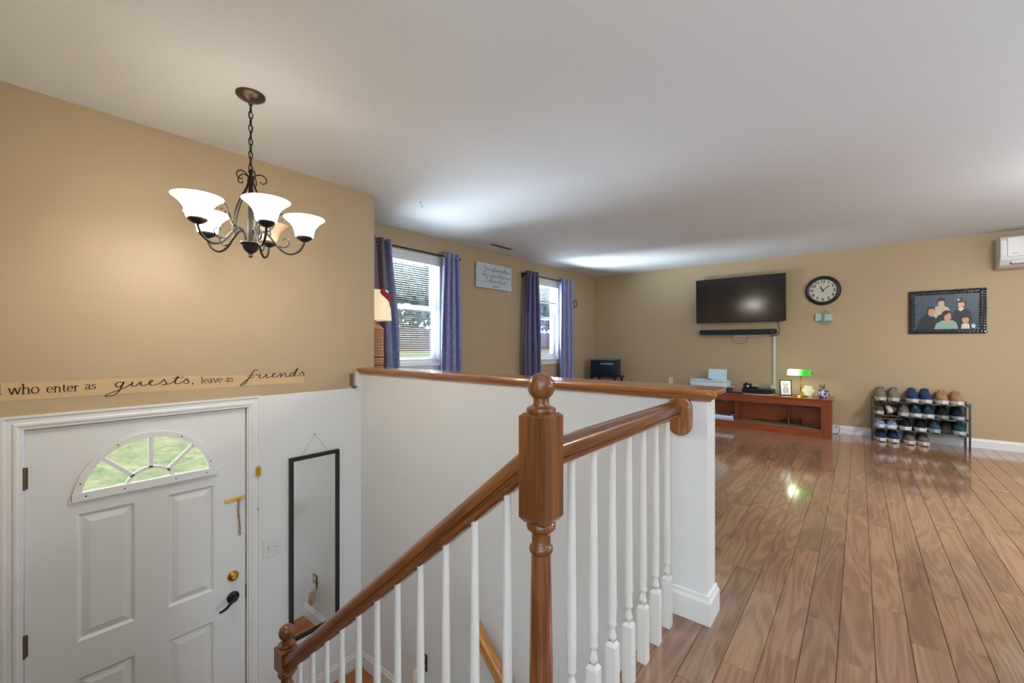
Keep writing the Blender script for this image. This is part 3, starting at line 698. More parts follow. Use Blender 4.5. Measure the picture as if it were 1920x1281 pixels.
# ================================================================== LETTERING (own stroke letters)
def ell(cx, cy, rx, ry, a0, a1, n=14): return [(cx+rx*math.cos(R(a0+(a1-a0)*i/n)), cy+ry*math.sin(R(a0+(a1-a0)*i/n))) for i in range(n+1)]
def sf(x, y, w=.2): return [(x-w, y), (x+w, y)]
GL = {
 'A': (1.35, [[(.08, 0), (.65, 1.6)], [(.65, 1.6), (1.2, 0)], [(.3, .55), (.98, .55)], sf(.08, 0), sf(1.2, 0)]),
 'l': (.5, [[(.25, 0), (.25, 1.6)], sf(.25, 0), [(.05, 1.55), (.25, 1.6)]]),
 'w': (1.5, [[(.1, 1), (.42, 0)], [(.42, 0), (.75, 1)], [(.75, 1), (1.07, 0)], [(1.07, 0), (1.4, 1)], sf(.1, 1, .15), sf(.75, 1, .15), sf(1.4, 1, .12)]),
 'h': (1.1, [[(.22, 0), (.22, 1.6)], [(.22, .7)]+ell(.55, .65, .3, .35, 140, 0)+[(.85, 0)], sf(.22, 0, .18), sf(.85, 0, .18), [(.02, 1.55), (.22, 1.6)]]),
 'o': (1.0, [ell(.5, .5, .42, .5, 0, 360, 22)]),
 'e': (.95, [[(.1, .55), (.86, .55)]+ell(.48, .52, .38, .48, 5, 315, 20)]),
 'n': (1.1, [[(.22, 0), (.22, 1)], [(.22, .7)]+ell(.55, .65, .3, .35, 140, 0)+[(.85, 0)], sf(.22, 0, .18), sf(.85, 0, .18), [(.04, .95), (.22, 1)]]),
 't': (.7, [[(.3, 1.3), (.3, .25)]+ell(.5, .22, .2, .22, 180, 320, 8), [(.08, .98), (.62, .98)]]),
 'r': (.8, [[(.22, 0), (.22, 1)], [(.22, .65), (.35, .9), (.55, 1), (.72, .92)], sf(.22, 0, .2), [(.04, .95), (.22, 1)]]),
 'a': (.95, [[(.15, .8), (.3, .98), (.55, .98), (.68, .8), (.68, .15), (.78, .02), (.9, .05)], [(.68, .58), (.35, .5), (.12, .3), (.2, .05), (.42, .0), (.68, .2)]]),
 's': (.75, [[(.6, .82), (.45, .97), (.22, .93), (.14, .74), (.3, .56), (.5, .45), (.62, .25), (.5, .05), (.28, .0), (.1, .16)]]),
 'v': (1.0, [[(.1, 1), (.5, 0)], [(.5, 0), (.9, 1)], sf(.1, 1, .16), sf(.9, 1, .16)]),
}
def ribbon(pts, wa, wb, sm=True):
    """2D stroke -> list of quads; wide on upright strokes, thin on level ones"""
    P = [Vector((p[0], p[1], 0)) for p in pts]
    if sm and len(P) > 3: P = catmull(P, 3)
    L_ = []; Rr = []
    for i, p in enumerate(P):
        d = P[min(i+1, len(P)-1)]-P[max(i-1, 0)]
        if d.length < 1e-9: d = Vector((1, 0, 0))
        d.normalize(); w = (wa+(wb-wa)*abs(d.y))/2
        n = Vector((-d.y, d.x, 0)); L_.append(p+n*w); Rr.append(p-n*w)
    return L_, Rr
def stroke(mb, pts, wa, wb, f, sm=True):
    L_, Rr = ribbon(pts, wa, wb, sm); n = len(L_); o = []
    for d in (0, 1):
        o += [f(p.x, p.y, d) for p in L_]+[f(p.x, p.y, d) for p in Rr]
    F = []
    for i in range(n-1):
        F += [(i, i+1, n+i+1, n+i), (2*n+i, 3*n+i, 3*n+i+1, 2*n+i+1), (i, 2*n+i, 2*n+i+1, i+1), (n+i, n+i+1, 3*n+i+1, 3*n+i)]
    F += [(0, n, 3*n, 2*n), (n-1, 3*n-1, 4*n-1, 2*n-1)]
    mb.add(o, F)
M_ink = mat('dark_brown_lettering', srgb(58, 44, 30), .6)
dec = thing('wall_lettering', (XD, .6, .85), 'wall decal lettering on a pale tan strip above the entry door', 'wall decal')
st_mb = MB(); top = [(-.14, .944), (.012, .941), (.3, .935), (.35, .938), (.8, .930), (.85, .925), (1.2, .917), (1.36, .912)]
bot = []
yy = 1.36
while yy > -.14:
    base = .857-.007*(yy+.1)/1.4; bot.append((yy, base+random.uniform(-.0015, .0015))); yy -= .012
part('strip', MB().prism(top[:]+bot, 'X', XD, XD+.0012), mat('pale_tan_film', srgb(205, 176, 134), .5, var=.03, scale=8), dec)
def serif_word(word, y0, y1, zb, xh):
    adv = sum(GL[c][0] for c in word); sx = (y1-y0)/adv; x = y0
    for c in word:
        mb = MB()
        for s in GL[c][1]:
            thin = .07; thick = .17
            stroke(mb, [(p[0]*sx+x, p[1]*xh+zb) for p in s], thin*xh, thick*xh, lambda a, b_, d: (XD+.0013+.0012*d, a, b_), sm=len(s) > 4)
        part('letter', mb, M_ink, dec); x += GL[c][0]*sx
serif_word('All', -.085, .022, .888, .029); serif_word('who', .035, .130, .885, .029); serif_word('enter', .152, .262, .884, .027); serif_word('as', .281, .323, .889, .025)
serif_word('leave', .762, .872, .885, .024); serif_word('as', .888, .931, .886, .024)
SCR = {
 'guests': [[(.95, .85), (.7, 1.0), (.4, .85), (.3, .45), (.5, .15), (.8, .3), (1.0, .8), (1.02, .95), (.85, .2), (.6, -.6), (.2, -1.15), (-.35, -1.35), (-.6, -1.25), (-.3, -.95), (.4, -.5), (1.2, .0), (1.7, .55), (1.85, .9), (1.75, .4), (1.85, .1), (2.2, .25), (2.6, .85), (2.6, .3), (2.8, .1), (3.2, .3), (3.6, .7), (3.75, .95), (3.55, 1.0), (3.42, .6), (3.55, .15), (3.95, .1), (4.5, .5), (4.85, 1.05), (4.95, .7), (5.1, .35), (4.9, .08), (4.6, .15), (5.1, .1), (5.7, .4), (6.2, 1.2), (6.3, 1.55), (6.05, .8), (6.0, .25), (6.25, .08), (6.8, .4), (7.2, 1.0), (7.3, .65), (7.45, .3), (7.2, .05), (6.9, .15)], [(5.75, 1.15), (6.9, 1.25)], [(7.85, .12), (7.9, .0), (7.78, -.2)]],
 'friends': [[(1.75, 1.75), (1.5, 1.9), (1.2, 1.5), (.8, .5), (.3, -.7), (-.1, -1.2), (-.35, -1.15), (-.05, -.7), (.6, .1), (1.3, .45)], [(.45, .75), (1.5, .85)], [(1.6, .95), (1.7, .75), (2.1, .85), (1.95, .4), (2.05, .1), (2.5, .3), (2.95, .9), (2.85, .35), (3.0, .1), (3.5, .35), (3.95, .75), (3.95, .98), (3.72, .9), (3.68, .4), (3.85, .1), (4.3, .3), (4.75, .9), (4.75, .4), (4.7, .05), (5.0, .6), (5.35, .9), (5.4, .5), (5.45, .1), (5.8, .2), (6.6, .75), (6.4, .95), (6.05, .7), (5.95, .25), (6.2, .05), (6.6, .45), (7.0, 1.5), (7.05, 1.85), (6.8, 1.3), (6.65, .4), (6.8, .1), (7.3, .4), (7.75, 1.0), (7.85, .65), (8.0, .3), (7.75, .05), (7.4, .18)]],
}
def script_word(word, y0, y1, zb, xh, w):
    ps = [p for s in SCR[word] for p in s]; a, b_ = min(p[0] for p in ps), max(p[0] for p in ps); sx = (y1-y0)/(b_-a); mb = MB()
    for s in SCR[word]: stroke(mb, [((p[0]-a)*sx+y0, p[1]*xh+zb) for p in s], w*.45, w, lambda q, r, d: (XD+.0013+.0012*d, q, r))
    part('script_word', mb, M_ink, dec)
script_word('guests', .355, .725, .888, .030, .0062); script_word('friends', .966, 1.359, .893, .031, .0062)

# ================================================================== WINDOW DRESSING
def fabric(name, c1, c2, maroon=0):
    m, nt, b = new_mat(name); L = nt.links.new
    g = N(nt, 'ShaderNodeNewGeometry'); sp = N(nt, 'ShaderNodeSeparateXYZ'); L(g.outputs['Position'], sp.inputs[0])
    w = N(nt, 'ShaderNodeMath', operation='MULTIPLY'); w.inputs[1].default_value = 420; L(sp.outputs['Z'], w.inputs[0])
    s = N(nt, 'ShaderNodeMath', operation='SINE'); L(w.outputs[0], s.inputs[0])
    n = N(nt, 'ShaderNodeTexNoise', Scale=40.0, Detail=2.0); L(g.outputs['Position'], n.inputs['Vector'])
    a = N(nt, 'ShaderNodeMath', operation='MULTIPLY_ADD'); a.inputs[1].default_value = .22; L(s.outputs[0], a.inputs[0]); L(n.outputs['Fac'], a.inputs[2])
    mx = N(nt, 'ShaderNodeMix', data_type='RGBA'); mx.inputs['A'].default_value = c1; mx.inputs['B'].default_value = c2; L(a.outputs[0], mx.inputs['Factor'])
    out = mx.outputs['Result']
    if maroon:
        mr = N(nt, 'ShaderNodeMapRange'); mr.inputs['From Min'].default_value = maroon-.035; mr.inputs['From Max'].default_value = maroon+.03; mr.inputs['To Min'].default_value = .8; mr.inputs['To Max'].default_value = 0
        L(sp.outputs['Y'], mr.inputs['Value'])
        m2 = N(nt, 'ShaderNodeMix', data_type='RGBA'); L(mr.outputs[0], m2.inputs['Factor']); L(out, m2.inputs['A']); m2.inputs['B'].default_value = srgb(96, 62, 62); out = m2.outputs['Result']
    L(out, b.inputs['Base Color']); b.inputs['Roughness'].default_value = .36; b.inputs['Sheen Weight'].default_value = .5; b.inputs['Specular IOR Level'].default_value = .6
    bp = N(nt, 'ShaderNodeBump', Strength=.25, Distance=.003); L(a.outputs[0], bp.inputs['Height']); L(bp.outputs['Normal'], b.inputs['Normal'])
    return m
M_cur = fabric('periwinkle_satin', srgb(88, 92, 150), srgb(156, 160, 208))
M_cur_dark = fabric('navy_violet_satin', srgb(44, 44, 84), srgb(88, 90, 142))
M_cur_mar = fabric('blue_and_maroon_satin', srgb(86, 98, 150), srgb(146, 162, 206), 2.40)
XC = XW+.085; RZ = 2.085
def curtain(y0t, y1t, y0b, y1b, waves, label, m, seed, bulge=0):
    rr = random.Random(seed); z1, z0 = 2.135, .06; nu, nv = 14*waves, 26; mb = MB(); ph = rr.uniform(0, 6)
    V = []
    for j in range(nv+1):
        t = j/nv; z = z1+(z0-z1)*t; e = min(1, t*2.2); e = e*e*(3-2*e)
        e = t*.55+e*.45
        ya = y0t+(y0b-y0t)*e; yb = y1t+(y1b-y1t)*e
        for i in range(nu+1):
            u = i/nu; uu = u+.012*math.sin(9*t+ph+5*u)*min(1, t*3)
            am = .032*(1-.15*t)+.006*math.sin(4*t+u*7+ph)
            V.append((XC+am*math.cos(2*math.pi*waves*uu), ya+(yb-ya)*u+.012*math.sin(2*math.pi*waves*uu*2)*.5, z))
    F = [(j*(nu+1)+i, j*(nu+1)+i+1, (j+1)*(nu+1)+i+1, (j+1)*(nu+1)+i) for j in range(nv) for i in range(nu)]
    mb.add(V, F)
    root = thing('curtain', (XC, (y0t+y1t)/2, z0), label, 'curtain', 'grommet curtains on the living room windows')
    o = part('fabric_panel', mb, m, root, smooth=True)
    sd = o.modifiers.new('thickness', 'SOLIDIFY'); sd.thickness = .0025
    ph2 = [(.5+k)/(2*waves) for k in range(2*waves)]
    for u in ph2:
        y = y0t+(y1t-y0t)*u
        ring = [(XC, y+.023*math.cos(q), RZ+.023*math.sin(q)) for q in [2*math.pi*s/16 for s in range(16)]]
        s_ = 1 if math.sin(2*math.pi*waves*u) > 0 else -1
        part('grommet', MB().tube([(XC+(p[1]-y)*.9*s_, p[1], p[2]) for p in ring], .0045, 6, True), M_steel, root, smooth=True)
curtain(2.16, 2.425, 2.12, 2.565, 3, 'blue curtain with maroon folds beside the cream lamp shade', M_cur_mar, 1)
curtain(3.115, 3.33, 3.055, 3.38, 3, 'pale violet blue curtain beside the painted sign', M_cur, 2)
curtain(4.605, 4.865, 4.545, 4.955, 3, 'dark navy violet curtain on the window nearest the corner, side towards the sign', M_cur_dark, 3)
curtain(5.455, 5.79, 5.45, 5.84, 3, 'violet blue curtain beside the round metal holdback near the corner', M_cur, 4)
def rod(y0, y1, lab):
    r_ = thing('curtain_rod', (XC, (y0+y1)/2, RZ-.02), lab, 'curtain rod')
    part('rod', MB().lathe([(.008, y0), (.008, y1)], (XC, 0, RZ), 12, 'Y'), M_iron, r_, smooth=True)
    for y, s in ((y0, -1), (y1, 1)):
        part('finial', MB().lathe([(.009, 0), (.014, .004*s), (.014, .012*s), (.008, .018*s)], (XC, y, RZ), 12, 'Y'), M_iron, r_, smooth=True)
        part('bracket', MB().box(XW, XC+.004, y-s*.05-.006, y-s*.05+.006, RZ-.02, RZ-.008).box(XW, XW+.006, y-s*.05-.012, y-s*.05+.012, RZ-.04, RZ+.03), M_iron, r_)
rod(2.14, 3.36, 'thin dark curtain rod over the window beside the lamp')
rod(4.585, 5.81, 'thin dark curtain rod over the window nearest the corner')
M_slat = mat('blind_slat', srgb(226, 228, 226), .45, var=.01)
def blind(y0, y1, zb, label, stacked=False):
    x = XW-.024
    b = thing('window_blind', (x, (y0+y1)/2, zb), label, 'blind')
    part('valance', bx(x-.018, x+.026, y0, y1, 1.985, 2.055, bev=.003), M_slat, b)
    zz = 1.972; proto = None; M0 = Matrix.Rotation(R(5), 3, 'Y'); gap = .0228
    while zz > zb+.02:
        if proto is None: proto = part('slat', MB().obox((x, (y0+y1)/2, zz), (.019, y1-y0-.012, .0011), M0), M_slat, b); zp = zz
        else:
            o = proto.copy(); C.objects.link(o); o.parent = b; o.location = (0, 0, zz-zp)
        zz -= gap
    part('bottom_rail', bx(x-.013, x+.013, y0+.004, y1-.004, zb, zb+.018, bev=.003), M_slat if not stacked else mat('grey_rail', srgb(140, 142, 140), .5), b)
    for y in (y0+.12, y1-.12): part('cord', MB().tube([(x, y, 1.985), (x, y, zb+.01)], .0009, 4), M_slat, b)
blind(WIN[0][0]+.034, WIN[0][1]-.034, .935, 'white slatted blind lowered over the window beside the lamp')
blind(WIN[1][0]+.034, WIN[1][1]-.034, 1.735, 'white slatted blind raised part way on the window nearest the corner', True)

# painted sign
sg = thing('painted_sign', (XW, 4.03, 1.815), 'pale blue painted wooden sign with grey handwriting between the windows', 'sign')
M_sign = mat('pale_blue_wash', srgb(196, 208, 214), .6, var=.08, scale=14)
for i in range(4): part('board', bx(XW+.012, XW+.032, 3.695+.004*(i % 2), 4.365-.003*(i % 2), 1.818+.078*i, 1.818+.078*i+.0765, bev=.0015), M_sign, sg)
part('batten', bx(XW, XW+.012, 3.76, 3.80, 1.83, 2.11), M_sign, sg); part('batten', bx(XW, XW+.012, 4.26, 4.30, 1.83, 2.11), M_sign, sg)
def scribble(y0, y1, z, h, seed, cap_='', w=.0045):
    rr = random.Random(seed); mb = MB(); pts = []; y = y0; f_ = lambda a, b_, d: (XW+.0321+.0008*d, a, b_)
    if cap_ == 'Y':
        stroke(mb, [(y0, z+h*2.1), (y0+.012, z+h*1.1), (y0+.035, z+h*1.0), (y0+.05, z+h*2.0)], w*.6, w, f_); stroke(mb, [(y0+.05, z+h*2.0), (y0+.045, z+h*.6), (y0+.025, z-h*.9), (y0+.0, z-h*1.0), (y0+.01, z-h*.4)], w*.6, w, f_); y += .065
    if cap_ == 'T':
        stroke(mb, [(y0-.01, z+h*1.9), (y0+.015, z+h*2.05), (y0+.05, z+h*1.9)], w*.6, w, f_); stroke(mb, [(y0+.022, z+h*1.95), (y0+.015, z+h*.8), (y0+.0, z)], w*.6, w, f_); y += .05
    k = 0
    while y < y1:
        up = h*(1.0 if rr.random() < .75 else 2.0); dn = 0 if rr.random() < .88 else -h*.8
        pts += [(y, z+dn), (y+.014, z+up*.8), (y+.019, z+up), (y+.016, z+h*.3)]; y += .027; k += 1
        if rr.random() < .13 and y < y1-.05:
            if len(pts) > 4: stroke(mb, pts, w*.4, w*.85, f_)
            pts = []; y += .02
    if len(pts) > 4: stroke(mb, pts, w*.4, w*.85, f_)
    part('handwriting', mb, mat('grey_ink', srgb(112, 122, 134), .6), sg)
scribble(3.82, 4.33, 2.040, .027, 3, 'Y', .0062); scribble(3.80, 4.33, 1.968, .022, 5, '', .0056); scribble(3.86, 4.24, 1.900, .024, 9, 'T', .0058); scribble(3.99, 4.12, 1.838, .026, 12, '', .0058)
# wall bits
for (y, z) in ((3.71, 1.655), (4.28, 1.637)):
    single('wall_anchor', MB().lathe([(.010, 0), (.009, .003), (.003, .004)], (XW, y, z), 12, 'X'), M_wplast, 'small white screw anchor in the tan wall under the painted sign', 'anchor', 'screw anchors below the sign')
hb = thing('curtain_holdback', (XW, 5.98, 1.73), 'round dark metal ring holdback on the wall by the corner', 'holdback')
part('ring', MB().tube([(XW+.05, 5.98+.05*math.cos(a), 1.775+.055*math.sin(a)) for a in [2*math.pi*i/18 for i in range(18)]], .006, 7, True), M_bronze, hb, smooth=True)
part('post', MB().lathe([(.018, 0), (.018, .005), (.006, .008), (.006, .05)], (XW, 5.98, 1.722), 12, 'X'), M_bronze, hb, smooth=True)
# ceiling vent and hook
cv = thing('ceiling_vent', (-3.33, 3.865, H-.012), 'narrow grey slotted vent in the ceiling near the windows', 'vent')
part('frame', bx(-3.372, -3.292, 3.67, 4.06, H-.010, H, bev=.003), mat('vent_grey', srgb(196, 192, 186), .5), cv)
for i in range(4): part('louver', MB().obox((-3.352+.014*i, 3.865, H-.011), (.009, .35, .004), Matrix.Rotation(R(35), 3, 'Y')), mat('vent_dark', srgb(84, 84, 84), .5), cv)
single('ceiling_hook', MB().lathe([(.010, -.004), (.012, 0)], (-2.833, 2.253, H), 12).tube(catmull([(-2.833, 2.253, H), (-2.833, 2.253, H-.016), (-2.825, 2.262, H-.028), (-2.835, 2.268, H-.036), (-2.843, 2.260, H-.027)], 6), .0018, 6), M_steel, 'small white metal hook screwed into the ceiling', 'hook')
# table lamp behind the entry wall corner
lx, ly = -3.276, 2.105
et = thing('side_table', (lx, ly, 0), 'small brown side table under the cream shaded lamp', 'table')
part('top', MB().lathe([(.135, .60), (.14, .612), (.14, .625), (.135, .63)], (lx, ly, 0), 24), M_cherryX, et)
for a in (45, 135, 225, 315): part('leg', MB().tube([(lx+.11*math.cos(R(a)), ly+.11*math.sin(R(a)), .60), (lx+.125*math.cos(R(a)), ly+.125*math.sin(R(a)), 0)], .016, 8), M_cherryZ, et)
tl = thing('table_lamp', (lx, ly, .63), 'table lamp with cream shade and ribbed peach base beside the curtain', 'lamp')
M_peach = mat('peach_wicker', srgb(196, 146, 112), .6, var=.22, scale=60, bump=.4)
bprof = [(.06, .63), (.068, .64), (.068, .66), (.05, .68)]
for i in range(22): z = .69+.026*i; r = .048+.022*math.sin(min(1, i/14)*math.pi*.62); bprof += [(r, z), (r+.007, z+.010), (r, z+.020)]
part('base', MB().lathe(bprof+[(.05, 1.275), (.012, 1.29), (.010, 1.34)], (lx, ly, 0), 24), M_peach, tl, smooth=True)
for z in (.93, 1.0): part('band', MB().lathe([(.072, z), (.080, z+.006), (.072, z+.012)], (lx, ly, 0), 24), mat('brown_band', srgb(118, 78, 48), .6), tl, smooth=True)
def lampshade_mat():
    m, nt, b = new_mat('cream_lampshade'); b.inputs['Base Color'].default_value = srgb(240, 222, 186); b.inputs['Roughness'].default_value = .8
    b.inputs['Emission Color'].default_value = (1, .82, .55, 1); b.inputs['Emission Strength'].default_value = .38; return m
part('shade', MB().lathe([(.138, 1.325), (.140, 1.325), (.127, 1.50), (.108, 1.585), (.106, 1.585), (.125, 1.50)], (lx, ly, 0), 30), lampshade_mat(), tl, smooth=True)
ts = MB()
for i in range(9):
    a = R(4*i-2); ts.tube(catmull([(lx+.112*math.cos(a), ly+.112*math.sin(a), 1.592-.006*i % 3), (lx+.128*math.cos(a+.05*i-.1), ly+.128*math.sin(a+.05*i-.1), 1.55), (lx+.136*math.cos(R(26)+.03*i), ly+.136*math.sin(R(26)+.03*i), 1.49+.004*i), (lx+.141*math.cos(R(30)), ly+.141*math.sin(R(30)), 1.435)], 5), lambda t: .010*(1-.8*t), 6)
part('red_tassel', ts, mat('red_fabric', srgb(168, 52, 58), .6, var=.2, scale=70), tl, smooth=True, label='red tassel hanging on the shade')

# ================================================================== BACK WALL
# television, tipped slightly forward
tv = thing('television', (-1.3125, YB-.075, 1.428), 'wide black flat television hung on the tan back wall', 'television', rot=(R(2.2), 0, 0))
part('housing', bx(-.5645, .5645, -.008, .028, 0, .634, bev=.004), M_black, tv, local=True)
M_scr, _nt, _b = new_mat('tv_screen'); _b.inputs['Base Color'].default_value = (.006, .006, .008, 1); _b.inputs['Roughness'].default_value = .13; _b.inputs['Specular IOR Level'].default_value = .75
part('screen', bx(-.558, .558, -.0105, -.008, .012, .628), M_scr, tv, local=True)
part('wall_mount', bx(-.2, .2, .028, .066, .2, .45), M_iron, tv, local=True)
sb = thing('soundbar', (-1.34, YB-.05, 1.25), 'long slim dark soundbar on the wall under the television', 'soundbar')
part('body', bx(-1.83, -.853, YB-.105, YB-.02, 1.255, 1.325, bev=.014), mat('soundbar_fabric', srgb(28, 36, 42), .75, var=.2, scale=300), sb, smooth=True)
part('end_panel', bx(-.95, -.850, YB-.107, YB-.02, 1.257, 1.323, bev=.012), M_black, sb, smooth=True)
part('badge', MB().lathe([(.009, 0), (.009, -.001)], (-.908, YB-.1075, 1.285), 12, 'Y'), M_steel, sb)
part('bracket', bx(-1.6, -1.1, YB-.02, YB, 1.27, 1.31), M_iron, sb)
rw = thing('cable_raceway', (-.89, YB, .455), 'white cable raceway running down the wall from the soundbar to the stand', 'raceway')
M_race = mat('raceway_white', srgb(206, 210, 196), .4)
part('channel', bx(-.905, -.872, YB-.016, YB, .50, 1.235, bev=.003), M_race, rw)
part('channel', bx(-1.385, -.945, YB-.016, YB, 1.222, 1.243, bev=.003), M_race, rw)
part('power_adapter', bx(-.93, -.86, YB-.05, YB-.016, .50, .56, bev=.006), M_race, rw)
single('power_cable', MB().tube(catmull([(-.86, YB-.035, 1.45), (-.835, YB-.05, 1.37), (-.822, YB-.06, 1.30), (-.835, YB-.05, 1.25), (-.87, YB-.03, 1.232), (-.93, YB-.02, 1.230)], 6), .0045, 6), M_black, 'thin black cable looping from the television to the raceway', 'cable', smooth=True)
single('thin_cable', MB().tube(catmull([(-1.39, YB-.02, 1.25), (-1.41, YB-.012, 1.20), (-1.38, YB-.008, 1.145), (-1.31, YB-.006, 1.12), (-1.24, YB-.008, 1.145), (-1.215, YB-.012, 1.20), (-1.22, YB-.02, 1.25)], 6), .0028, 5), mat('brown_cable', srgb(120, 104, 84), .5), 'thin brown cable sagging below the soundbar', 'cable', smooth=True)
# clock
ck = thing('wall_clock', (-.356, YB, 1.617), 'round wall clock with wide black rim and black numerals', 'clock')
cz = 1.803; cxk = -.356
part('rim', MB().lathe([(.186, 0), (.186, -.016), (.176, -.034), (.160, -.040), (.148, -.034), (.142, -.018)], (cxk, YB, cz), 48, 'Y', caps=False), mat('clock_rim', srgb(34, 36, 34), .35), ck, smooth=True)
fc = part('face', MB().lathe([(.145, -.002), (.145, -.016)], (cxk, YB, cz), 48, 'Y'), mat('clock_face', srgb(206, 204, 190), .5, var=.01), ck)
def text_mesh(body, size):
    cu = bpy.data.curves.new('txt', 'FONT'); cu.body = body; cu.size = size; cu.align_x = 'CENTER'; cu.align_y = 'CENTER'; cu.extrude = .0006; cu.offset = .0012; cu.resolution_u = 3
    o = bpy.data.objects.new('txt', cu); C.objects.link(o); bpy.context.view_layer.update()
    me = bpy.data.meshes.new_from_object(o.evaluated_get(bpy.context.evaluated_depsgraph_get())); bpy.data.objects.remove(o); return me
for h_ in range(1, 13):
    a = R(90-30*h_); me = text_mesh(str(h_), .052)
    for v in me.vertices: v.co = (v.co.x+.116*math.cos(a), -v.co.z, v.co.y+.116*math.sin(a))
    me.materials.clear(); me.materials.append(M_black)
    c0 = ORG[ck.name]; o = link('numeral', me, fc, (cxk-c0.x, YB-.0168-c0.y, cz-c0.z))
def hand(ang, l, w, tail, y):
    a = R(90-ang); d = (math.cos(a), math.sin(a)); n = (-d[1], d[0])
    q = [(-tail, -w), (-tail, w), (l*.7, w*1.25), (l, 0), (l*.7, -w*1.25)]
    return MB().prism([(cxk+p[0]*d[0]+p[1]*n[0], cz+p[0]*d[1]+p[1]*n[1]) for p in q], 'Y', YB-y, YB-y-.0015)
part('hour_hand', hand(-28, .066, .0045, .02, .020), M_black, ck); part('minute_hand', hand(48, .105, .0034, .025, .022), M_black, ck)
part('hand_pin', MB().lathe([(.007, -.016), (.007, -.026)], (cxk, YB, cz), 12, 'Y'), M_black, ck)
part('marks', MB().prism([(cxk-.018, cz+.058), (cxk+.018, cz+.058), (cxk+.018, cz+.064), (cxk-.018, cz+.064)], 'Y', YB-.016, YB-.0168), mat('grey_print', srgb(140, 138, 128), .6), fc)
# hanging ornament under the clock
og = thing('wall_ornament', (-.347, YB, 1.38), 'small pale teal wooden block ornament tied with twine under the clock', 'ornament')
M_teal = mat('pale_teal_wash', srgb(176, 204, 198), .6, var=.2, scale=60)
part('block', bx(-.435, -.352, YB-.03, YB-.002, 1.415, 1.505, bev=.006), M_teal, og); part('block', bx(-.343, -.258, YB-.03, YB-.002, 1.412, 1.50, bev=.006), M_teal, og)
tw = mat('twine', srgb(150, 150, 118), .8)
part('bow', MB().tube(catmull([(-.36, YB-.036, 1.52), (-.352, YB-.04, 1.46), (-.345, YB-.036, 1.39), (-.30, YB-.034, 1.385), (-.27, YB-.034, 1.40)], 5), .006, 6).tube(catmull([(-.38, YB-.034, 1.40), (-.352, YB-.042, 1.46), (-.335, YB-.036, 1.52), (-.30, YB-.034, 1.53)], 5), .005, 6), mat('teal_ribbon', srgb(128, 158, 158), .6), og, smooth=True)
part('string', MB().tube([(-.40, YB-.016, 1.503), (-.347, YB-.006, 1.565), (-.29, YB-.016, 1.50)], .002, 5), tw, og)
# framed family photograph
pf = thing('family_photograph', (.748, YB, 1.236), 'family portrait of five people in an ornate black frame', 'picture')
px0, px1, pz0, pz1 = .445, 1.052, 1.236, 1.722; fw = .046
f = MB()
for (a, b_, c, d) in ((px0, px0+fw, pz0, pz1), (px1-fw, px1, pz0, pz1), (px0+fw, px1-fw, pz0, pz0+fw), (px0+fw, px1-fw, pz1-fw, pz1)): f.box(a, b_, YB-.026, YB-.001, c, d, bev=.006)
fo = part('frame', f, mat('ebony_frame', srgb(24, 20, 18), .3, var=.2), pf)
cv_ = MB(); rr = random.Random(5)
def bump(x, z, s):
    cv_.sphere((x, YB-.028, z), s, 7, (1, .6, .7))
nx = 22
for i in range(nx):
    x = px0+.012+(px1-px0-.024)*i/(nx-1)
    for zc_ in (pz0+.016, pz1-.016): bump(x, zc_+rr.uniform(-.004, .004), .012+rr.uniform(0, .004))
    if 1 < i < nx-2:
        for zc_ in (pz0+fw-.004, pz1-fw+.004): bump(x+.006, zc_, .008+rr.uniform(0, .004))
for i in range(17):
    z = pz0+.02+(pz1-pz0-.04)*i/16
    for xc in (px0+.016, px1-.016): bump(xc+rr.uniform(-.004, .004), z, .012+rr.uniform(0, .004))
    if 1 < i < 15:
        for xc in (px0+fw-.003, px1-fw+.003): bump(xc, z+.006, .008+rr.uniform(0, .005))
part('frame_carving', cv_, mat('ebony_carving', srgb(30, 26, 24), .22, var=.4, scale=90), fo, kind='stuff')
ax, bx_, az, bz = px0+fw-.012, px1-fw+.012, pz0+fw-.012, pz1-fw+.012
pr_o = part('print', bx(ax, bx_, YB-.012, YB-.010, az, bz), mat('portrait_backdrop', srgb(58, 76, 98), .35, var=.35, scale=5), pf)
LAY = [0]
def pic(u, v): return (px0+(px1-px0)*(u-160)/1650, pz1-(pz1-pz0)*(v-150)/930)
def flat(mb, pts): LAY[0] += 1; d = .012+.00012*LAY[0]; mb.prism([pic(*p) for p in pts], 'Y', YB-d, YB-d-.0001)
def oval(cx_, cy_, rx, ry, n=18): return [(cx_+rx*math.cos(2*math.pi*i/n), cy_+ry*math.sin(2*math.pi*i/n)) for i in range(n)]
PC = dict(skin=srgb(206, 158, 132), skin2=srgb(214, 180, 156), hair=srgb(30, 22, 20), navy=srgb(20, 20, 34), cream=srgb(206, 188, 160), mint=srgb(146, 180, 166), white=srgb(222, 216, 204), dhair=srgb(46, 30, 24), dark=srgb(22, 30, 34), pink=srgb(170, 110, 106))
PM = {k_: mat('print_'+k_, v_, .4, var=.12, scale=120) for k_, v_ in PC.items()}
def figure(shapes):
    root = None
    for col, pts in shapes:
        mb = MB(); flat(mb, pts)
        nm = {'hair': 'hair', 'dhair': 'hair', 'skin': 'face', 'skin2': 'face', 'pink': 'hair_bow'}.get(col, 'clothing')
        if root is None: root = part('printed_person', mb, PM[col], pf)
        else: part(nm, mb, PM[col], root)
figure([('cream', [(700, 700), (740, 520), (830, 470), (930, 480), (1040, 540), (1100, 660), (1000, 760), (800, 760)]), ('hair', oval(880, 385, 95, 75)), ('skin2', oval(882, 430, 66, 78)), ('hair', [(800, 400), (820, 330), (900, 318), (965, 350), (970, 400), (940, 385), (850, 385)])])
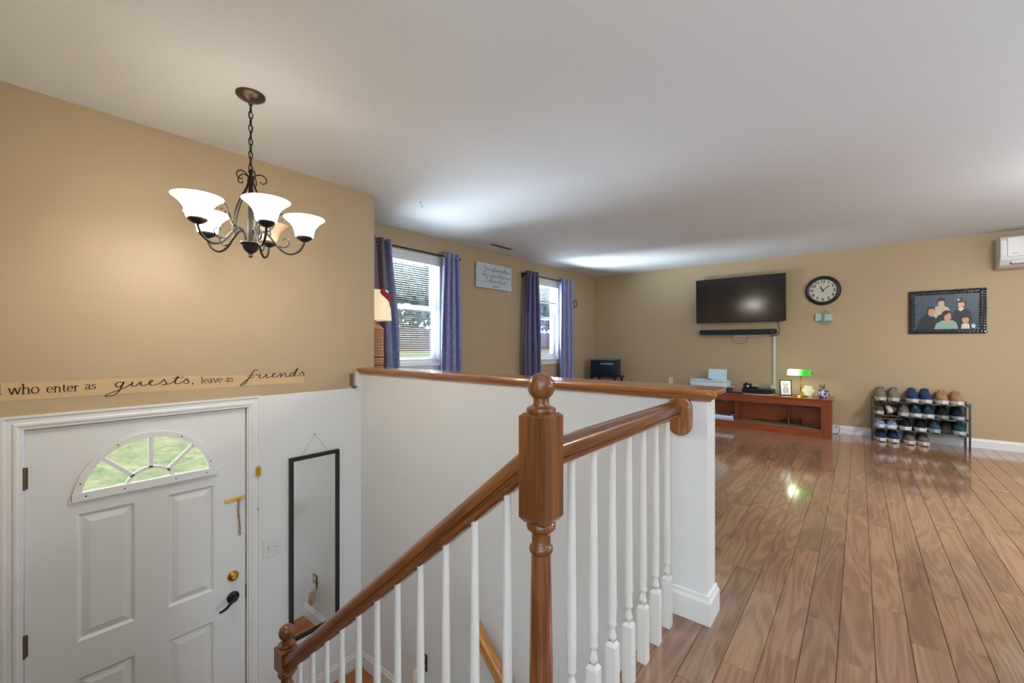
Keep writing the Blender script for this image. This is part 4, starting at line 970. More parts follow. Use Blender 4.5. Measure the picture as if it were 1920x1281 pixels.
figure([('navy', [(1100, 800), (1140, 620), (1230, 560), (1390, 550), (1490, 620), (1530, 800), (1400, 960), (1150, 900)]), ('dhair', oval(1300, 450, 108, 110)), ('skin2', oval(1300, 478, 70, 80)), ('dhair', [(1215, 450), (1230, 400), (1300, 385), (1380, 400), (1390, 450), (1340, 432), (1260, 432)]), ('white', [(1230, 570), (1290, 620), (1370, 560), (1330, 545), (1260, 545)]), ('white', oval(1245, 375, 26, 18)), ('pink', oval(1350, 395, 22, 16))])
figure([('navy', [(340, 985), (400, 780), (560, 650), (640, 700), (740, 740), (770, 985)]), ('hair', oval(660, 570, 92, 78)), ('skin', oval(668, 610, 78, 100)), ('hair', [(578, 600), (590, 530), (660, 505), (740, 530), (745, 555), (650, 545), (610, 560), (600, 640)])])
figure([('dark', [(740, 860), (800, 700), (900, 660), (930, 800)]), ('hair', oval(1000, 690, 118, 105)), ('mint', [(725, 985), (770, 870), (900, 800), (1000, 830), (1120, 800), (1200, 850), (1240, 985)]), ('skin', oval(1015, 718, 76, 98)), ('skin', [(945, 790), (1075, 790), (1050, 850), (980, 850)]), ('hair', [(930, 740), (930, 640), (1000, 600), (1090, 630), (1040, 650), (970, 690)])])
figure([('dark', [(1230, 985), (1260, 880), (1330, 850), (1470, 860), (1530, 985)]), ('dhair', oval(1390, 760, 98, 100)), ('white', [(1300, 985), (1310, 890), (1380, 870), (1460, 880), (1480, 985)]), ('white', oval(1550, 930, 45, 45)), ('skin', oval(1390, 800, 74, 78)), ('dhair', [(1310, 770), (1320, 705), (1390, 690), (1460, 705), (1470, 770), (1420, 755), (1350, 755)])])
# wall air conditioner
ac = thing('air_conditioner', (1.52, YB, 1.895), 'white split air conditioner high on the tan back wall', 'air conditioner')
x0, x1 = 1.117, 1.93
prf = [(0, 2.215), (-.05, 2.222), (-.17, 2.215), (-.200, 2.200), (-.212, 2.17), (-.212, 2.02), (-.205, 1.975), (-.165, 1.925), (-.11, 1.905), (0, 1.898)]
b_ = MB(); n_ = len(prf); secs = [(x0+.0, .82), (x0+.006, .93), (x0+.020, 1.0), (x1-.02, 1.0), (x1-.006, .93), (x1, .82)]
V = []
for (x, s) in secs:
    for (y, z) in prf: V.append((x, YB+y*(.93+.07*s) if y else YB, 2.06+(z-2.06)*(.86+.14*s)))
b_.add(V, [(a*n_+j, a*n_+(j+1) % n_, (a+1)*n_+(j+1) % n_, (a+1)*n_+j) for a in range(len(secs)-1) for j in range(n_)]+[tuple(range(n_)), tuple((len(secs)-1)*n_+j for j in range(n_))])
part('casing', b_, M_wplast, ac)
part('front_panel', bx(x0+.045, x1-.02, YB-.219, YB-.205, 2.005, 2.195, bev=.004), M_wplast, ac)
part('louver', MB().obox(((x0+x1)/2+.02, YB-.195, 1.955), (x1-x0-.11, .006, .055), Matrix.Rotation(R(-28), 3, 'X'), bev=.002), M_wplast, ac)
part('outlet_slot', MB().obox(((x0+x1)/2+.02, YB-.172, 1.938), (x1-x0-.10, .02, .012), Matrix.Rotation(R(-28), 3, 'X')), mat('slot_shadow', srgb(70, 70, 70), .6), ac)
part('badge', bx(x0+.075, x0+.115, YB-.2205, YB-.219, 2.030, 2.036), mat('grey_badge', srgb(150, 150, 150), .5), ac)
# wall outlet by the printer
oo = thing('wall_outlet', (-2.28, YB, .49), 'small white outlet plate on the tan wall behind the half wall', 'outlet')
part('plate', bx(-2.315, -2.245, YB-.006, YB, .50, .60, bev=.003), M_cream, oo); part('socket', bx(-2.297, -2.263, YB-.008, YB-.005, .56, .59, bev=.003), M_wplast, oo); part('socket', bx(-2.297, -2.263, YB-.008, YB-.005, .51, .54, bev=.003), M_wplast, oo)

# ================================================================== TV STAND AND WHAT STANDS ON IT
sx0, sx1, sy0, sy1, sz = -1.93, -.246, 6.222, 6.66, .462
sd = thing('tv_stand', ((sx0+sx1)/2, (sy0+sy1)/2, 0), 'low reddish brown wooden stand with open shelf under the television', 'tv stand')
part('top', bx(sx0-.015, sx1+.015, sy0-.012, sy1+.01, sz-.016, sz, bev=.004), M_cherryX, sd)
part('top_rail', bx(sx0+.02, sx1-.02, sy0, sy0+.03, .368, sz-.016), M_cherryX, sd)
part('bottom_rail', bx(sx0+.02, sx1-.02, sy0, sy0+.03, .0, .092), M_cherryX, sd)
part('stile', bx(sx1-.104, sx1, sy0-.002, sy0+.035, 0, sz-.016, bev=.002), M_cherryZ, sd); part('stile', bx(sx0, sx0+.104, sy0-.002, sy0+.035, 0, sz-.016, bev=.002), M_cherryZ, sd)
part('side_panel', bx(sx1-.03, sx1-.004, sy0+.035, sy1, 0, sz-.016), M_cherryZ, sd); part('side_panel', bx(sx0+.004, sx0+.03, sy0+.035, sy1, 0, sz-.016), M_cherryZ, sd)
part('shelf', bx(sx0+.03, sx1-.03, sy0+.03, sy1-.016, .078, .096), mat('shelf_veneer', srgb(150, 128, 102), .2, coat=.4), sd)
bk = wall_with_holes('Y', sy1-.016, sy1, sx0+.03, sx1-.03, .096, sz-.016, [(-1.24, -.78, .335, .375), (-.62, -.42, .30, .34)])
part('back_panel', bk, wood('cherry_back', srgb(156, 66, 24), srgb(212, 108, 52), 'X', .35, .2), sd)
part('divider', bx(-.705, -.685, sy0+.2, sy1-.016, .096, sz-.016), M_cherryZ, sd); part('divider', bx(-1.285, -1.265, sy0+.05, sy1-.016, .096, sz-.016), M_cherryZ, sd)
# white printer
pt = thing('printer', (-1.64, 6.42, sz), 'white desktop printer with raised paper tray on the tv stand', 'printer')
M_prn = mat('printer_white', srgb(206, 226, 238), .4, var=.01)
part('body', bx(-1.865, -1.40, 6.28, 6.60, sz, sz+.135, bev=.015), M_prn, pt, smooth=True)
part('scanner_lid', bx(-1.868, -1.41, 6.28, 6.55, sz+.137, sz+.155, bev=.006), M_prn, pt)
part('paper_tray', MB().obox((-1.572, 6.575, sz+.218), (.245, .012, .16), Matrix.Rotation(R(-14), 3, 'X'), bev=.004), M_prn, pt)
part('control_panel', bx(-1.67, -1.61, 6.40, 6.47, sz+.155, sz+.164, bev=.003), mat('panel_navy', srgb(40, 60, 90), .3), pt)
part('output_slot', bx(-1.80, -1.48, 6.278, 6.30, sz+.03, sz+.055), M_black, pt)
# dark set-top gear
db_ = thing('speaker_dock', (-1.385, 6.36, sz), 'small dark green boxy device beside the printer', 'device')
part('body', bx(-1.43, -1.335, 6.30, 6.42, sz, sz+.062, bev=.006), mat('dark_green_plastic', srgb(46, 62, 62), .4), db_); part('knob', MB().lathe([(.012, 0), (.012, -.006)], (-1.38, 6.30, sz+.035), 12, 'Y'), M_black, db_)
cb = thing('cable_box', (-1.03, 6.46, sz), 'flat black cable box lying on the tv stand', 'cable box')
part('body', bx(-1.22, -.86, 6.36, 6.56, sz+.006, sz+.062, bev=.004), M_black, cb); part('front_display', bx(-1.12, -.98, 6.3585, 6.361, sz+.02, sz+.045), mat('display_black', srgb(10, 14, 20), .1), cb)
for (x, y) in ((-1.2, 6.38), (-.88, 6.38), (-1.2, 6.54), (-.88, 6.54)): part('foot', bx(x-.01, x+.01, y-.01, y+.01, sz, sz+.006), M_black, cb)
cm = thing('camera', (-1.165, 6.44, sz+.062), 'small black camera with pale lens lying on the cable box', 'camera')
part('body', bx(-1.215, -1.115, 6.42, 6.47, sz+.0625, sz+.125, bev=.006), M_black, cm); part('lens', MB().lathe([(.022, 0), (.022, -.02), (.016, -.022)], (-1.155, 6.42, sz+.092), 16, 'Y'), M_iron, cm); part('lens_glass', MB().lathe([(.015, 0), (.012, -.002)], (-1.155, 6.3985, sz+.092), 14, 'Y'), M_wplast, cm); part('viewfinder', bx(-1.19, -1.165, 6.43, 6.46, sz+.125, sz+.142, bev=.003), M_black, cm)
gp = thing('game_controller', (-1.075, 6.43, sz+.062), 'black game controller with two pale knobs on the cable box', 'controller')
part('shell', MB().sphere((-1.075, 6.43, sz+.079), .03, 12, (1.3, .9, .55)).sphere((-1.105, 6.41, sz+.074), .02, 10, (.8, 1.2, .55)).sphere((-1.045, 6.41, sz+.074), .02, 10, (.8, 1.2, .55)), M_black, gp, smooth=True)
for x in (-1.09, -1.058): part('thumbstick', MB().lathe([(.006, sz+.088), (.009, sz+.100)], (x, 6.42, 0), 10), M_wplast, gp)
rm = thing('remote_control', (-1.28, 6.285, sz), 'dark remote control lying along the front edge of the stand', 'remote')
part('body', MB().obox((-1.275, 6.29, sz+.010), (.17, .045, .018), Matrix.Rotation(R(6), 3, 'Z'), bev=.005), mat('remote_dark', srgb(34, 44, 52), .4), rm)
for i in range(6): part('button', MB().lathe([(.005, sz+.019), (.0045, sz+.021)], (-1.335+.022*i, 6.284+.002*i, 0), 8), M_steel, rm)
single('toy', MB().sphere((-1.34, 6.36, sz+.072), .022, 10, (1.4, .9, .6)).sphere((-1.315, 6.36, sz+.078), .014, 10), mat('pale_pink', srgb(206, 160, 156), .5), 'small pale pink figure lying on the dark green device', 'toy', smooth=True)
single('white_cable', MB().tube(catmull([(-1.20, 6.31, sz+.004), (-1.1, 6.275, sz+.004), (-.98, 6.27, sz+.004), (-.90, 6.30, sz+.004), (-.842, 6.40, sz+.004), (-.846, 6.57, sz+.006)], 6), .004, 6), M_race, 'white cable lying on the stand in front of the cable box', 'cable', smooth=True)
# little framed print
fp = thing('photo_frame', (-.72, 6.40, sz), 'small dark picture frame with a white text print leaning on the stand', 'picture frame', rot=(R(-9), 0, R(24)))
part('frame', MB().box(-.068, -.056, -.006, .006, 0, .2).box(.056, .068, -.006, .006, 0, .2).box(-.056, .056, -.006, .006, 0, .012).box(-.056, .056, -.006, .006, .188, .2), M_blackw, fp, local=True)
pp = part('print', bx(-.057, .057, -.002, .004, .011, .189), M_wplast, fp, local=True)
lines = MB(); rr = random.Random(2)
for i in range(7):
    z = .165-.02*i; w_ = rr.uniform(.02, .034); lines.box(-w_, -w_*.1, -.0026, -.002, z-.005, z+.003); lines.box(w_*.05, w_, -.0026, -.002, z-.004, z+.004)
part('print_lines', lines, mat('print_grey', srgb(70, 70, 78), .6), pp, local=True)
part('easel_back', MB().obox((0, .03, .085), (.04, .004, .17), Matrix.Rotation(R(17), 3, 'X')), M_blackw, fp, local=True)
# banker's lamp
bl = thing('desk_lamp', (-.565, 6.42, sz), 'brass desk lamp with glowing green glass shade', 'lamp')
part('base', MB().lathe([(.075, sz), (.078, sz+.006), (.070, sz+.014), (.045, sz+.022), (.018, sz+.028), (.010, sz+.036)], (-.565, 6.42, 0), 26), M_brass, bl, smooth=True)
part('stem', MB().lathe([(.008, sz+.03), (.007, sz+.12), (.010, sz+.125), (.007, sz+.13), (.007, .735), (.012, .745), (.006, .80)], (-.565, 6.42, 0), 14), M_brass, bl, smooth=True)
sh = MB(); n1 = 16; V = []
for (x, s) in [(-.705, .55), (-.70, .8), (-.688, .95), (-.66, 1.0), (-.50, 1.0), (-.478, .95), (-.466, .8), (-.461, .55)]:
    for k_ in range(n1+1):
        a = R(200-220*k_/n1); V.append((x, 6.40+.066*s*math.cos(a), .745+.058*(.35+.65*s)*math.sin(a)))
sh.add(V, [(a*(n1+1)+j, a*(n1+1)+j+1, (a+1)*(n1+1)+j+1, (a+1)*(n1+1)+j) for a in range(7) for j in range(n1)])
def green_shade():
    m, nt, b = new_mat('green_cased_glass'); L = nt.links.new
    g = N(nt, 'ShaderNodeNewGeometry'); sp = N(nt, 'ShaderNodeSeparateXYZ'); L(g.outputs['Position'], sp.inputs[0])
    mr = N(nt, 'ShaderNodeMapRange'); mr.inputs['From Min'].default_value = -.66; mr.inputs['From Max'].default_value = -.53; L(sp.outputs['X'], mr.inputs['Value'])
    cr = N(nt, 'ShaderNodeValToRGB'); e = cr.color_ramp.elements; e[0].color = (1.0, 1.0, .82, 1); e[1].color = (.08, .75, .06, 1); L(mr.outputs[0], cr.inputs[0])
    m2 = N(nt, 'ShaderNodeMapRange'); m2.inputs['From Min'].default_value = -.66; m2.inputs['From Max'].default_value = -.53; m2.inputs['To Min'].default_value = 2.6; m2.inputs['To Max'].default_value = .45; L(sp.outputs['X'], m2.inputs['Value'])
    L(cr.outputs[0], b.inputs['Emission Color']); L(m2.outputs[0], b.inputs['Emission Strength'])
    b.inputs['Base Color'].default_value = srgb(40, 150, 50); b.inputs['Roughness'].default_value = .1; return m
part('glass_shade', sh, green_shade(), bl, smooth=True)
part('shade_knob', MB().lathe([(.006, -.462), (.010, -.452), (.010, -.444), (.004, -.438)], (0, 6.40, .755), 12, 'X'), M_brass, bl, smooth=True)
part('bulb', MB().lathe([(.010, -.60), (.016, -.63), (.018, -.66), (.010, -.68), (.0005, -.684)], (0, 6.40, .752), 14, 'X'), emis('lamp_bulb', (1, .93, .72, 1), 60), bl, smooth=True)
# white scalloped ornament
so_ = MB(); pts = []
for i in range(40):
    a = 2*math.pi*i/40; r = 1+.13*math.cos(6*a); pts.append((-.495+.062*r*math.cos(a), sz+.070+.062*r*math.sin(a)))
so_.prism(pts, 'Y', 6.50, 6.53)
on = thing('scalloped_ornament', (-.495, 6.515, sz), 'white scalloped ceramic ornament behind the desk lamp', 'ornament')
M_cer = mat('white_ceramic', srgb(232, 230, 210), .25)
part('plate', so_, M_cer, on); part('foot', bx(-.53, -.46, 6.49, 6.545, sz, sz+.014, bev=.004), M_cer, on)
# mug with pens
mg = thing('mug', (-.347, 6.42, sz), 'blue and white patterned mug holding pens on the stand', 'mug')
def mugmat():
    m, nt, b = new_mat('blue_white_glaze'); L = nt.links.new
    g = N(nt, 'ShaderNodeNewGeometry'); v = N(nt, 'ShaderNodeTexNoise', Scale=38.0, Detail=1.0); L(g.outputs['Position'], v.inputs['Vector'])
    cr = N(nt, 'ShaderNodeValToRGB'); cr.color_ramp.interpolation = 'CONSTANT'; e = cr.color_ramp.elements; e[0].color = srgb(40, 66, 140); e[1].color = srgb(216, 222, 232); e[1].position = .53
    L(v.outputs['Fac'], cr.inputs[0]); L(cr.outputs[0], b.inputs['Base Color']); b.inputs['Roughness'].default_value = .15; return m
M_mug = mugmat()
part('cup', MB().lathe([(.0005, sz+.006), (.030, sz), (.036, sz+.004), (.039, sz+.02), (.040, sz+.098), (.039, sz+.100), (.036, sz+.098), (.035, sz+.02), (.0005, sz+.012)], (-.347, 6.42, 0), 24), M_mug, mg, smooth=True)
part('handle', MB().tube(catmull([(-.310, 6.42, sz+.080), (-.285, 6.42, sz+.078), (-.272, 6.42, sz+.052), (-.285, 6.42, sz+.026), (-.311, 6.42, sz+.022)], 6), .006, 8), M_mug, mg, smooth=True)
for i, (dx, dy, h_, col, nm) in enumerate(((-.014, .005, .165, (150, 50, 56), 'red'), (.004, -.012, .150, (36, 40, 52), 'black'), (.014, .010, .160, (60, 62, 110), 'blue'), (-.004, .014, .172, (180, 150, 140), 'pink'))):
    p = thing('pen', (-.347+dx*.5, 6.42+dy*.5, sz+.014), nm+' pen standing in the patterned mug', 'pen', 'pens in the mug')
    A_ = Vector((-.347+dx*.4, 6.42+dy*.4, sz+.016)); B_ = Vector((-.347+dx*1.6, 6.42+dy*1.6, sz+h_))
    part('barrel', MB().tube([A_, A_.lerp(B_, .75)], .0045, 8), mat('pen_'+nm, srgb(*col), .4), p); part('cap', MB().tube([A_.lerp(B_, .75), B_], .0055, 8), mat('pen_'+nm, srgb(*col), .4), p)
# things on the stand's shelf
lapt = thing('paper_stack', (-1.40, 6.36, .096), 'stack of white and pale blue papers on the stand shelf', 'paper stack')
part('ream', bx(-1.56, -1.30, 6.27, 6.50, .0965, .125, bev=.003), mat('pale_blue_paper', srgb(186, 208, 230), .6), lapt); part('top_sheet', bx(-1.56, -1.31, 6.275, 6.50, .1252, .150, bev=.003), mat('white_paper', srgb(232, 238, 244), .6), lapt)
bkx = thing('book', (-1.42, 6.38, .150), 'dark paperback book lying on the paper stack', 'book')
part('cover', MB().obox((-1.42, 6.38, .163), (.19, .14, .022), Matrix.Rotation(R(-12), 3, 'Z'), bev=.002), mat('book_cover', srgb(40, 46, 60), .4, var=.6, scale=40), bkx); part('pages', MB().obox((-1.417, 6.381, .163), (.186, .136, .017), Matrix.Rotation(R(-12), 3, 'Z')), mat('pages', srgb(200, 190, 170), .7), bkx)
mp_ = thing('magazine', (-1.44, 6.39, .174), 'glossy purple magazine on top of the dark paperback', 'magazine')
part('cover', MB().obox((-1.44, 6.385, .1775), (.15, .11, .006), Matrix.Rotation(R(9), 3, 'Z'), bev=.001), mat('magazine_cover', srgb(110, 100, 124), .25, var=.5, scale=50), mp_)
cbx = single('cream_box', bx(-1.50, -1.44, 6.52, 6.60, .32, .352, bev=.004), M_cream, 'small cream box stuck inside the stand under its top', 'box')
ps = thing('power_strip', (-.62, 6.50, .096), 'dark power strip with tangled cables on the stand shelf', 'power strip')
part('strip', bx(-.80, -.56, 6.48, 6.53, .0965, .13, bev=.005), M_black, ps); part('plug', bx(-.60, -.565, 6.47, 6.54, .13, .165, bev=.004), M_black, ps); part('plug', bx(-.72, -.69, 6.485, 6.53, .13, .155, bev=.004), M_black, ps)
part('lead', MB().tube(catmull([(-.58, 6.47, .15), (-.54, 6.40, .11), (-.46, 6.34, .103), (-.38, 6.36, .103), (-.34, 6.45, .103)], 6), .004, 6), M_black, ps, smooth=True)
part('lead', MB().tube(catmull([(-.8, 6.5, .11), (-.9, 6.46, .102), (-1.0, 6.52, .102), (-1.12, 6.55, .102)], 6), .004, 6), M_black, ps, smooth=True)
single('floor_cable', MB().tube(catmull([(-.23, 6.69, .07), (-.205, 6.67, .10), (-.185, 6.66, .07), (-.195, 6.64, .02), (-.225, 6.62, .006), (-.24, 6.60, .006)], 6), .004, 6), mat('grey_cable', srgb(120, 116, 108), .5), 'grey cable looping by the baseboard beside the tv stand', 'cable', smooth=True)

# ================================================================== SHOE RACK
rk = thing('shoe_rack', (.508, 6.56, 0), 'low dark metal shoe rack with three shelves against the back wall', 'shoe rack')
M_rack = mat('rack_grey', srgb(72, 76, 76), .4, .4); M_net = mat('rack_fabric', srgb(40, 40, 42), .8)
ry0, ry1 = 6.452, 6.675
for x in (.124, .896):
    for y in (ry0, ry1): part('leg', MB().lathe([(.009, 0), (.0085, .49), (.006, .494)], (x, y, 0), 10), M_rack, rk, smooth=True)
    for z in (.462, .303, .148): part('side_rail', MB().tube([(x, ry0, z), (x, ry1, z)], .0065, 8), M_rack, rk, smooth=True)
SHZ = [.468, .309, .154]
for z in SHZ:
    part('shelf_fabric', bx(.130, .890, ry0+.004, ry1-.004, z-.010, z-.004), M_net, rk)
    for y in (ry0, ry1): part('shelf_rail', MB().tube([(.124, y, z-.008), (.896, y, z-.008)], .0075, 8), M_rack, rk, smooth=True)
def shoe(x, y, z, up_c, sole_c, label, grp=None, rotz=0, L_=.27, roll=0, lace=None, low=1.0, pat=None, lift=0, tilt=0):
    # local: toe at -y
    W = .102; n = 15; st = []
    def width(t): return W*.5*(math.sin(math.pi*min(1, (t+.02)*1.9)/2)**.55)*(1-.16*max(0, (t-.45)/.55))*(1 if t < .93 else 1-.35*(t-.93)/.07)
    def height(t): return low*(.036+.034*min(1, t/.3)+(.046*(min(1, max(0, (t-.28)/.34))**1.2)))
    o = thing('shoe', (x, y, z), label, 'shoe', grp, rot=(tilt, roll, rotz))
    so = MB(); ring = []; n2 = 20
    ts = [i/n2 for i in range(n2+1)]
    out = [(width(t), -L_/2+L_*t) for t in ts]
    pl = [(-w-.003, yy) for (w, yy) in out]+[(w+.003, yy) for (w, yy) in out[::-1]]
    m_ = len(pl); V = []
    for zz, sc in ((0, .94), (.006, 1.0), (.039, 1.0), (.042, .96)):
        for (a, b_) in pl:
            tsp = max(0, (-b_/L_-.33))*.06
            V.append((a*sc, b_*(.985 if sc < .96 else 1), zz+tsp*(1 if zz < .02 else .6)))
    so.add(V, [(a*m_+j, a*m_+(j+1) % m_, (a+1)*m_+(j+1) % m_, (a+1)*m_+j) for a in range(3) for j in range(m_)]+[tuple(range(m_))[::-1], tuple(3*m_+j for j in range(m_))])
    part('sole', so, mat('sole_%d_%d_%d' % sole_c, srgb(*sole_c), .55), o, smooth=True, local=True)
    um = MB(); V = []; nc = 12
    for i in range(n+1):
        t = .012+.976*i/n; w = width(t)*.97; h_ = height(t)
        for k_ in range(nc+1):
            a = math.pi*k_/nc; c_, s_ = math.cos(a), math.sin(a)
            V.append((w*math.copysign(abs(c_)**.75, c_), -L_/2+L_*t, .026+(h_-.0)*abs(s_)**.8))
    um.add(V, [(i*(nc+1)+k_, i*(nc+1)+k_+1, (i+1)*(nc+1)+k_+1, (i+1)*(nc+1)+k_) for i in range(n) for k_ in range(nc)]+[tuple(range(nc+1)), tuple(n*(nc+1)+k_ for k_ in range(nc+1))])
    mu = pat if pat else mat('upper_%d_%d_%d' % up_c, srgb(*up_c), .7, var=.18, scale=160)
    part('upper', um, mu, o, smooth=True, local=True)
    hc = height(.8)+.024
    # padded collar and dark opening
    cp_ = [(.030*math.cos(a), L_*.22+.052*math.sin(a), hc-.004+.008*math.sin(a)) for a in [2*math.pi*i/16 for i in range(16)]]
    part('collar', MB().tube(cp_, .0075, 6, True), mu, o, smooth=True, local=True)
    part('lining', MB().add(cp_+[(0, L_*.22, hc-.012)], [(i, (i+1) % 16, 16) for i in range(16)]), mat('shoe_lining', srgb(26, 24, 24), .9), o, local=True)
    lc = lace or tuple(min(255, int(c*.6+60)) for c in up_c)
    lm = MB()
    for i in range(4):
        t = .36+.075*i; zz = .024+height(t)+.002; yy = -L_/2+L_*t; ww = .020
        lm.tube([(-ww, yy, zz-.007), (0, yy-.004, zz+.001), (ww, yy, zz-.007)], .0032, 5)
    part('laces', lm, mat('lace_%d_%d_%d' % lc, srgb(*lc), .7), o, smooth=True, local=True)
    part('tongue', MB().tube([(0, -L_/2+L_*.56, .022+height(.56)), (0, -L_/2+L_*.64, .038+height(.62))], .014, 8), mu, o, smooth=True, local=True)
    return o
YS_ = 6.556
shp = 'on the top of the shoe rack'
row = SHZ[0]-.004+.0005
for x, r in ((.195, .05), (.307, -.06)): shoe(x, YS_, row, (128, 120, 106), (206, 200, 188), 'grey taupe shoe with pale sole on the top shelf of the rack', 'grey shoes on the top shelf', R(2+30*r))
for x in (.465, .572): shoe(x, YS_, row, (36, 60, 104), (216, 216, 212), 'navy blue sneaker with white sole on the top shelf of the rack', 'navy sneakers on the top shelf', R(3), lace=(30, 40, 66))
for x in (.697, .813): shoe(x, YS_, row, (172, 132, 98), (224, 220, 222), 'tan brown shoe with white sole on the top shelf of the rack', 'tan shoes on the top shelf', R(4), low=.92, lace=(120, 70, 44))
row = SHZ[1]-.0035
shoe(.178, YS_, row, (104, 74, 58), (196, 186, 172), 'brown shoe with cream sole at the end of the second shelf', None, 0, low=.9)
shoe(.240, YS_+.01, row+.050, (116, 82, 64), (206, 198, 188), 'brown shoe lying on its side with sole turned out on the second shelf', None, R(4), roll=R(80), low=.72)
shoe(.392, YS_, row, (118, 118, 116), (196, 196, 192), 'grey laced shoe on the second shelf beside the one lying on its side', None, R(-3), lace=(190, 188, 184), low=.95)
for x in (.490, .590): shoe(x, YS_, row, (40, 62, 92), (220, 222, 220), 'navy sneaker with white laces on the second shelf', 'navy white-laced sneakers on the second shelf', R(2), lace=(206, 212, 210), low=.95)
shoe(.702, YS_, row, (26, 28, 40), (148, 146, 150), 'black shoe with grey sole on the second shelf', None, 0, low=.9)
shoe(.818, YS_, row, (24, 34, 58), (176, 182, 194), 'dark navy shoe with pale grey sole at the far end of the second shelf', None, R(3), low=.95)
row = SHZ[2]-.0035
def floral():
    m, nt, b = new_mat('blue_floral_canvas'); L = nt.links.new
    g = N(nt, 'ShaderNodeNewGeometry'); v = N(nt, 'ShaderNodeTexVoronoi', Scale=60.0); L(g.outputs['Position'], v.inputs['Vector'])
    cr = N(nt, 'ShaderNodeValToRGB'); e = cr.color_ramp.elements; e[0].color = srgb(226, 232, 244); e[1].color = srgb(70, 100, 176); e[0].position = .25; e[1].position = .62
    L(v.outputs['Distance'], cr.inputs[0]); L(cr.outputs[0], b.inputs['Base Color']); b.inputs['Roughness'].default_value = .7; return m
M_flo = floral()
for x in (.184, .290): shoe(x, YS_, row, (200, 210, 230), (222, 222, 236), 'white canvas shoe with blue flower pattern on the lowest shelf', 'blue patterned canvas shoes', R(6 if x < .2 else -8), low=.62, pat=M_flo, L_=.25)
shoe(.407, YS_, row, (28, 26, 34), (226, 228, 232), 'black shoe with white sole on the lowest shelf beside the patterned canvas shoe', None, R(2), low=.95)
shoe(.532, YS_, row, (24, 26, 36), (220, 220, 224), 'black shoe with white toe sole on the lowest shelf beside the slate blue shoe', None, R(-2), low=.9)
shoe(.642, YS_, row, (62, 82, 104), (166, 182, 194), 'slate blue shoe with pale blue sole on the lowest shelf', None, R(1), lace=(150, 164, 176), low=.85)
shoe(.732, YS_+.015, row, (54, 46, 42), (70, 62, 56), 'dark brown shoe pushed back on the lowest shelf', None, R(-12), low=.85, L_=.24)
shoe(.828, YS_, row, (36, 78, 96), (184, 200, 206), 'teal shoe with pale sole at the far end of the lowest shelf', None, R(3), lace=(110, 140, 150), low=.95)
sl = thing('sandal', (.27, 6.575, row+.098), 'tan sandal lying across the blue patterned canvas shoes', 'sandal', rot=(R(-3), 0, R(78)))
op = [(.036*math.sin(math.pi*min(1, (t+.05)*1.4)/2)*(1-.2*t), -.12+.24*t) for t in [i/14 for i in range(15)]]
part('footbed', MB().prism([(-a, b_) for a, b_ in op]+[(a, b_) for a, b_ in op[::-1]], 'Z', 0, .014), mat('tan_cork', srgb(170, 122, 72), .7), sl, local=True)
part('strap', MB().tube(catmull([(-.036, -.03, .008), (-.03, -.03, .022), (0, -.03, .030), (.03, -.03, .022), (.036, -.03, .008)], 5), .007, 6), mat('brown_strap', srgb(118, 74, 40), .6), sl, smooth=True, local=True)
for x in (.193, .303): shoe(x, YS_-.01, 0, (34, 56, 96), (222, 222, 216), 'navy running shoe with white sole on the floor under the rack', 'navy shoes under the rack', R(4), low=.9, lace=(40, 80, 84))
for x in (.441, .552): shoe(x, YS_-.01, 0, (122, 108, 108), (220, 208, 204), 'grey mauve shoe with pale pink sole on the floor under the rack', 'grey mauve shoes under the rack', R(2), low=.9, lace=(100, 56, 66))

# ================================================================== NAVY CASE IN THE CORNER
nc_ = thing('storage_case', (-3.26, 6.42, .60), 'boxy dark navy case with pale handle strip standing in the room corner', 'case')
M_nav = mat('navy_plastic', srgb(20, 36, 62), .35)
part('body', bx(-3.46, -3.05, 6.28, 6.56, .605, .855, bev=.012), M_nav, nc_, smooth=True); part('lid', bx(-3.465, -3.045, 6.275, 6.565, .855, .878, bev=.008), mat('grey_lid', srgb(104, 112, 110), .4), nc_)
part('handle_strip', bx(-3.27, -3.05, 6.268, 6.281, .790, .808, bev=.004), mat('pale_strip', srgb(150, 172, 190), .35), nc_); part('side_handle', bx(-3.497, -3.46, 6.34, 6.48, .64, .74, bev=.01), M_black, nc_)
stn = thing('stand', (-3.24, 6.42, 0), 'low black stand carrying the navy case in the room corner', 'stand')
part('tray', bx(-3.47, -2.99, 6.26, 6.58, .575, .604, bev=.005), M_black, stn)
for x in (-3.44, -3.03):
    for y in (6.29, 6.55): part('leg', bx(x-.014, x+.014, y-.014, y+.014, 0, .575), M_black, stn)

# ================================================================== OUTSIDE
def lawn_mat():
    m, nt, b = new_mat('lawn'); L = nt.links.new
    g = N(nt, 'ShaderNodeNewGeometry'); n = N(nt, 'ShaderNodeTexNoise', Scale=3.0, Detail=6.0, Roughness=.75); L(g.outputs['Position'], n.inputs['Vector'])
    cr = N(nt, 'ShaderNodeValToRGB'); e = cr.color_ramp.elements; e[0].color = srgb(100, 122, 78); e[0].position = .35; e[1].color = srgb(172, 164, 122); e[1].position = .68
    L(n.outputs['Fac'], cr.inputs[0]); L(cr.outputs[0], b.inputs['Base Color']); b.inputs['Roughness'].default_value = .9; return m
gm = MB(); nx_, ny_ = 26, 32; V = []
def gz(x): d = -x-5; return -1.55+(0 if d < 6 else min(2.35, (d-6)*.13))
for i in range(nx_+1):
    x = -3.9-i*1.9
    for j_ in range(ny_+1): V.append((x, -25+j_*2.9, gz(x)))
gm.add(V, [(i*(ny_+1)+j_, i*(ny_+1)+j_+1, (i+1)*(ny_+1)+j_+1, (i+1)*(ny_+1)+j_) for i in range(nx_) for j_ in range(ny_)])
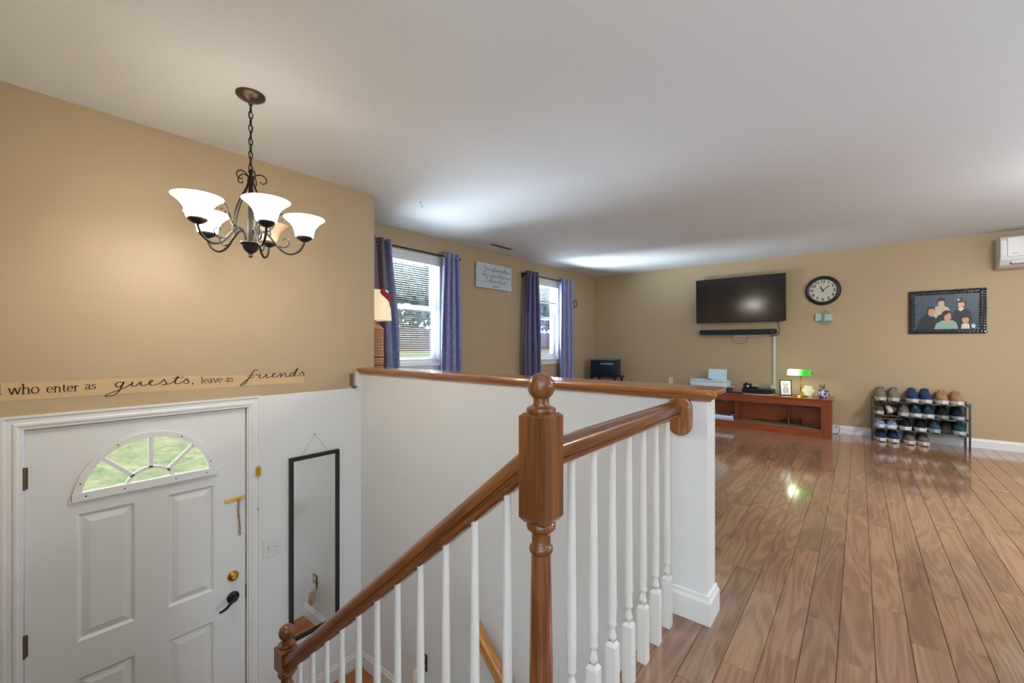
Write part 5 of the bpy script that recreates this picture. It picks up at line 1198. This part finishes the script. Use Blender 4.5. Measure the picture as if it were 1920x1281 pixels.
gr = single('lawn', gm, lawn_mat(), 'green and straw coloured lawn outside the entry door', 'lawn', smooth=True, kind='stuff')
fe = thing('garden_fence', (-27, 20, .6), 'weathered brown board fence beyond the lawn', 'fence')
fb = MB()
for i in range(150): fb.box(-27.05, -27, 1+i*.26, 1+i*.26+.245, .6, 2.35+.04*((i*7) % 3))
part('fence_boards', fb, mat('weathered_board', srgb(92, 81, 69), .8, var=.3, scale=3), fe, kind='stuff')
for z in (.9, 1.9): part('fence_rail', bx(-27, -26.94, 1, 40, z, z+.1), mat('weathered_board', srgb(92, 81, 69), .8), fe)
def tree(x, y, z, h_, r, col, label, seed):
    rr = random.Random(seed); t = thing('tree', (x, y, z), label, 'tree', 'trees beyond the fence')
    part('trunk', MB().tube([(x, y, z), (x+.2, y, z+h_*.5), (x, y+.2, z+h_*.8)], lambda q: .28*(1-.7*q), 8), mat('bark', srgb(80, 66, 54), .9), t)
    lf_ = MB()
    for i in range(1700):
        d = Vector((rr.gauss(0, 1), rr.gauss(0, 1), rr.gauss(0, 1))).normalized()*(rr.random()**.45)
        c = Vector((x+d.x*r, y+d.y*r, z+h_*.60+d.z*h_*.44)); s = rr.uniform(.26, .55)
        u = Vector((rr.gauss(0, 1), rr.gauss(0, 1), rr.gauss(0, 1))).normalized(); w = u.orthogonal().normalized(); 
        lf_.add([c+u*s, c+w*s*.6, c-u*s, c-w*s*.6], [(0, 1, 2, 3)])
    part('foliage', lf_, mat('leaf_%d' % seed, srgb(*[int(c_*.8) for c_ in col]), .7, var=.3, scale=2), t, kind='stuff')
for i, (x, y, h_, r, col) in enumerate(((-32, 16, 9, 4.0, (120, 146, 122)), (-33, 25, 10, 4.4, (104, 136, 128)), (-32, 34, 9, 4.3, (128, 150, 120)), (-34, 43.5, 11, 4.5, (110, 138, 126)), (-32, 7.5, 9, 4.0, (120, 148, 116)), (-36, 54, 11, 4.8, (118, 140, 124)))):
    tree(x, y, .81, h_, r, col, 'leafy green tree standing beyond the board fence', 100+i)
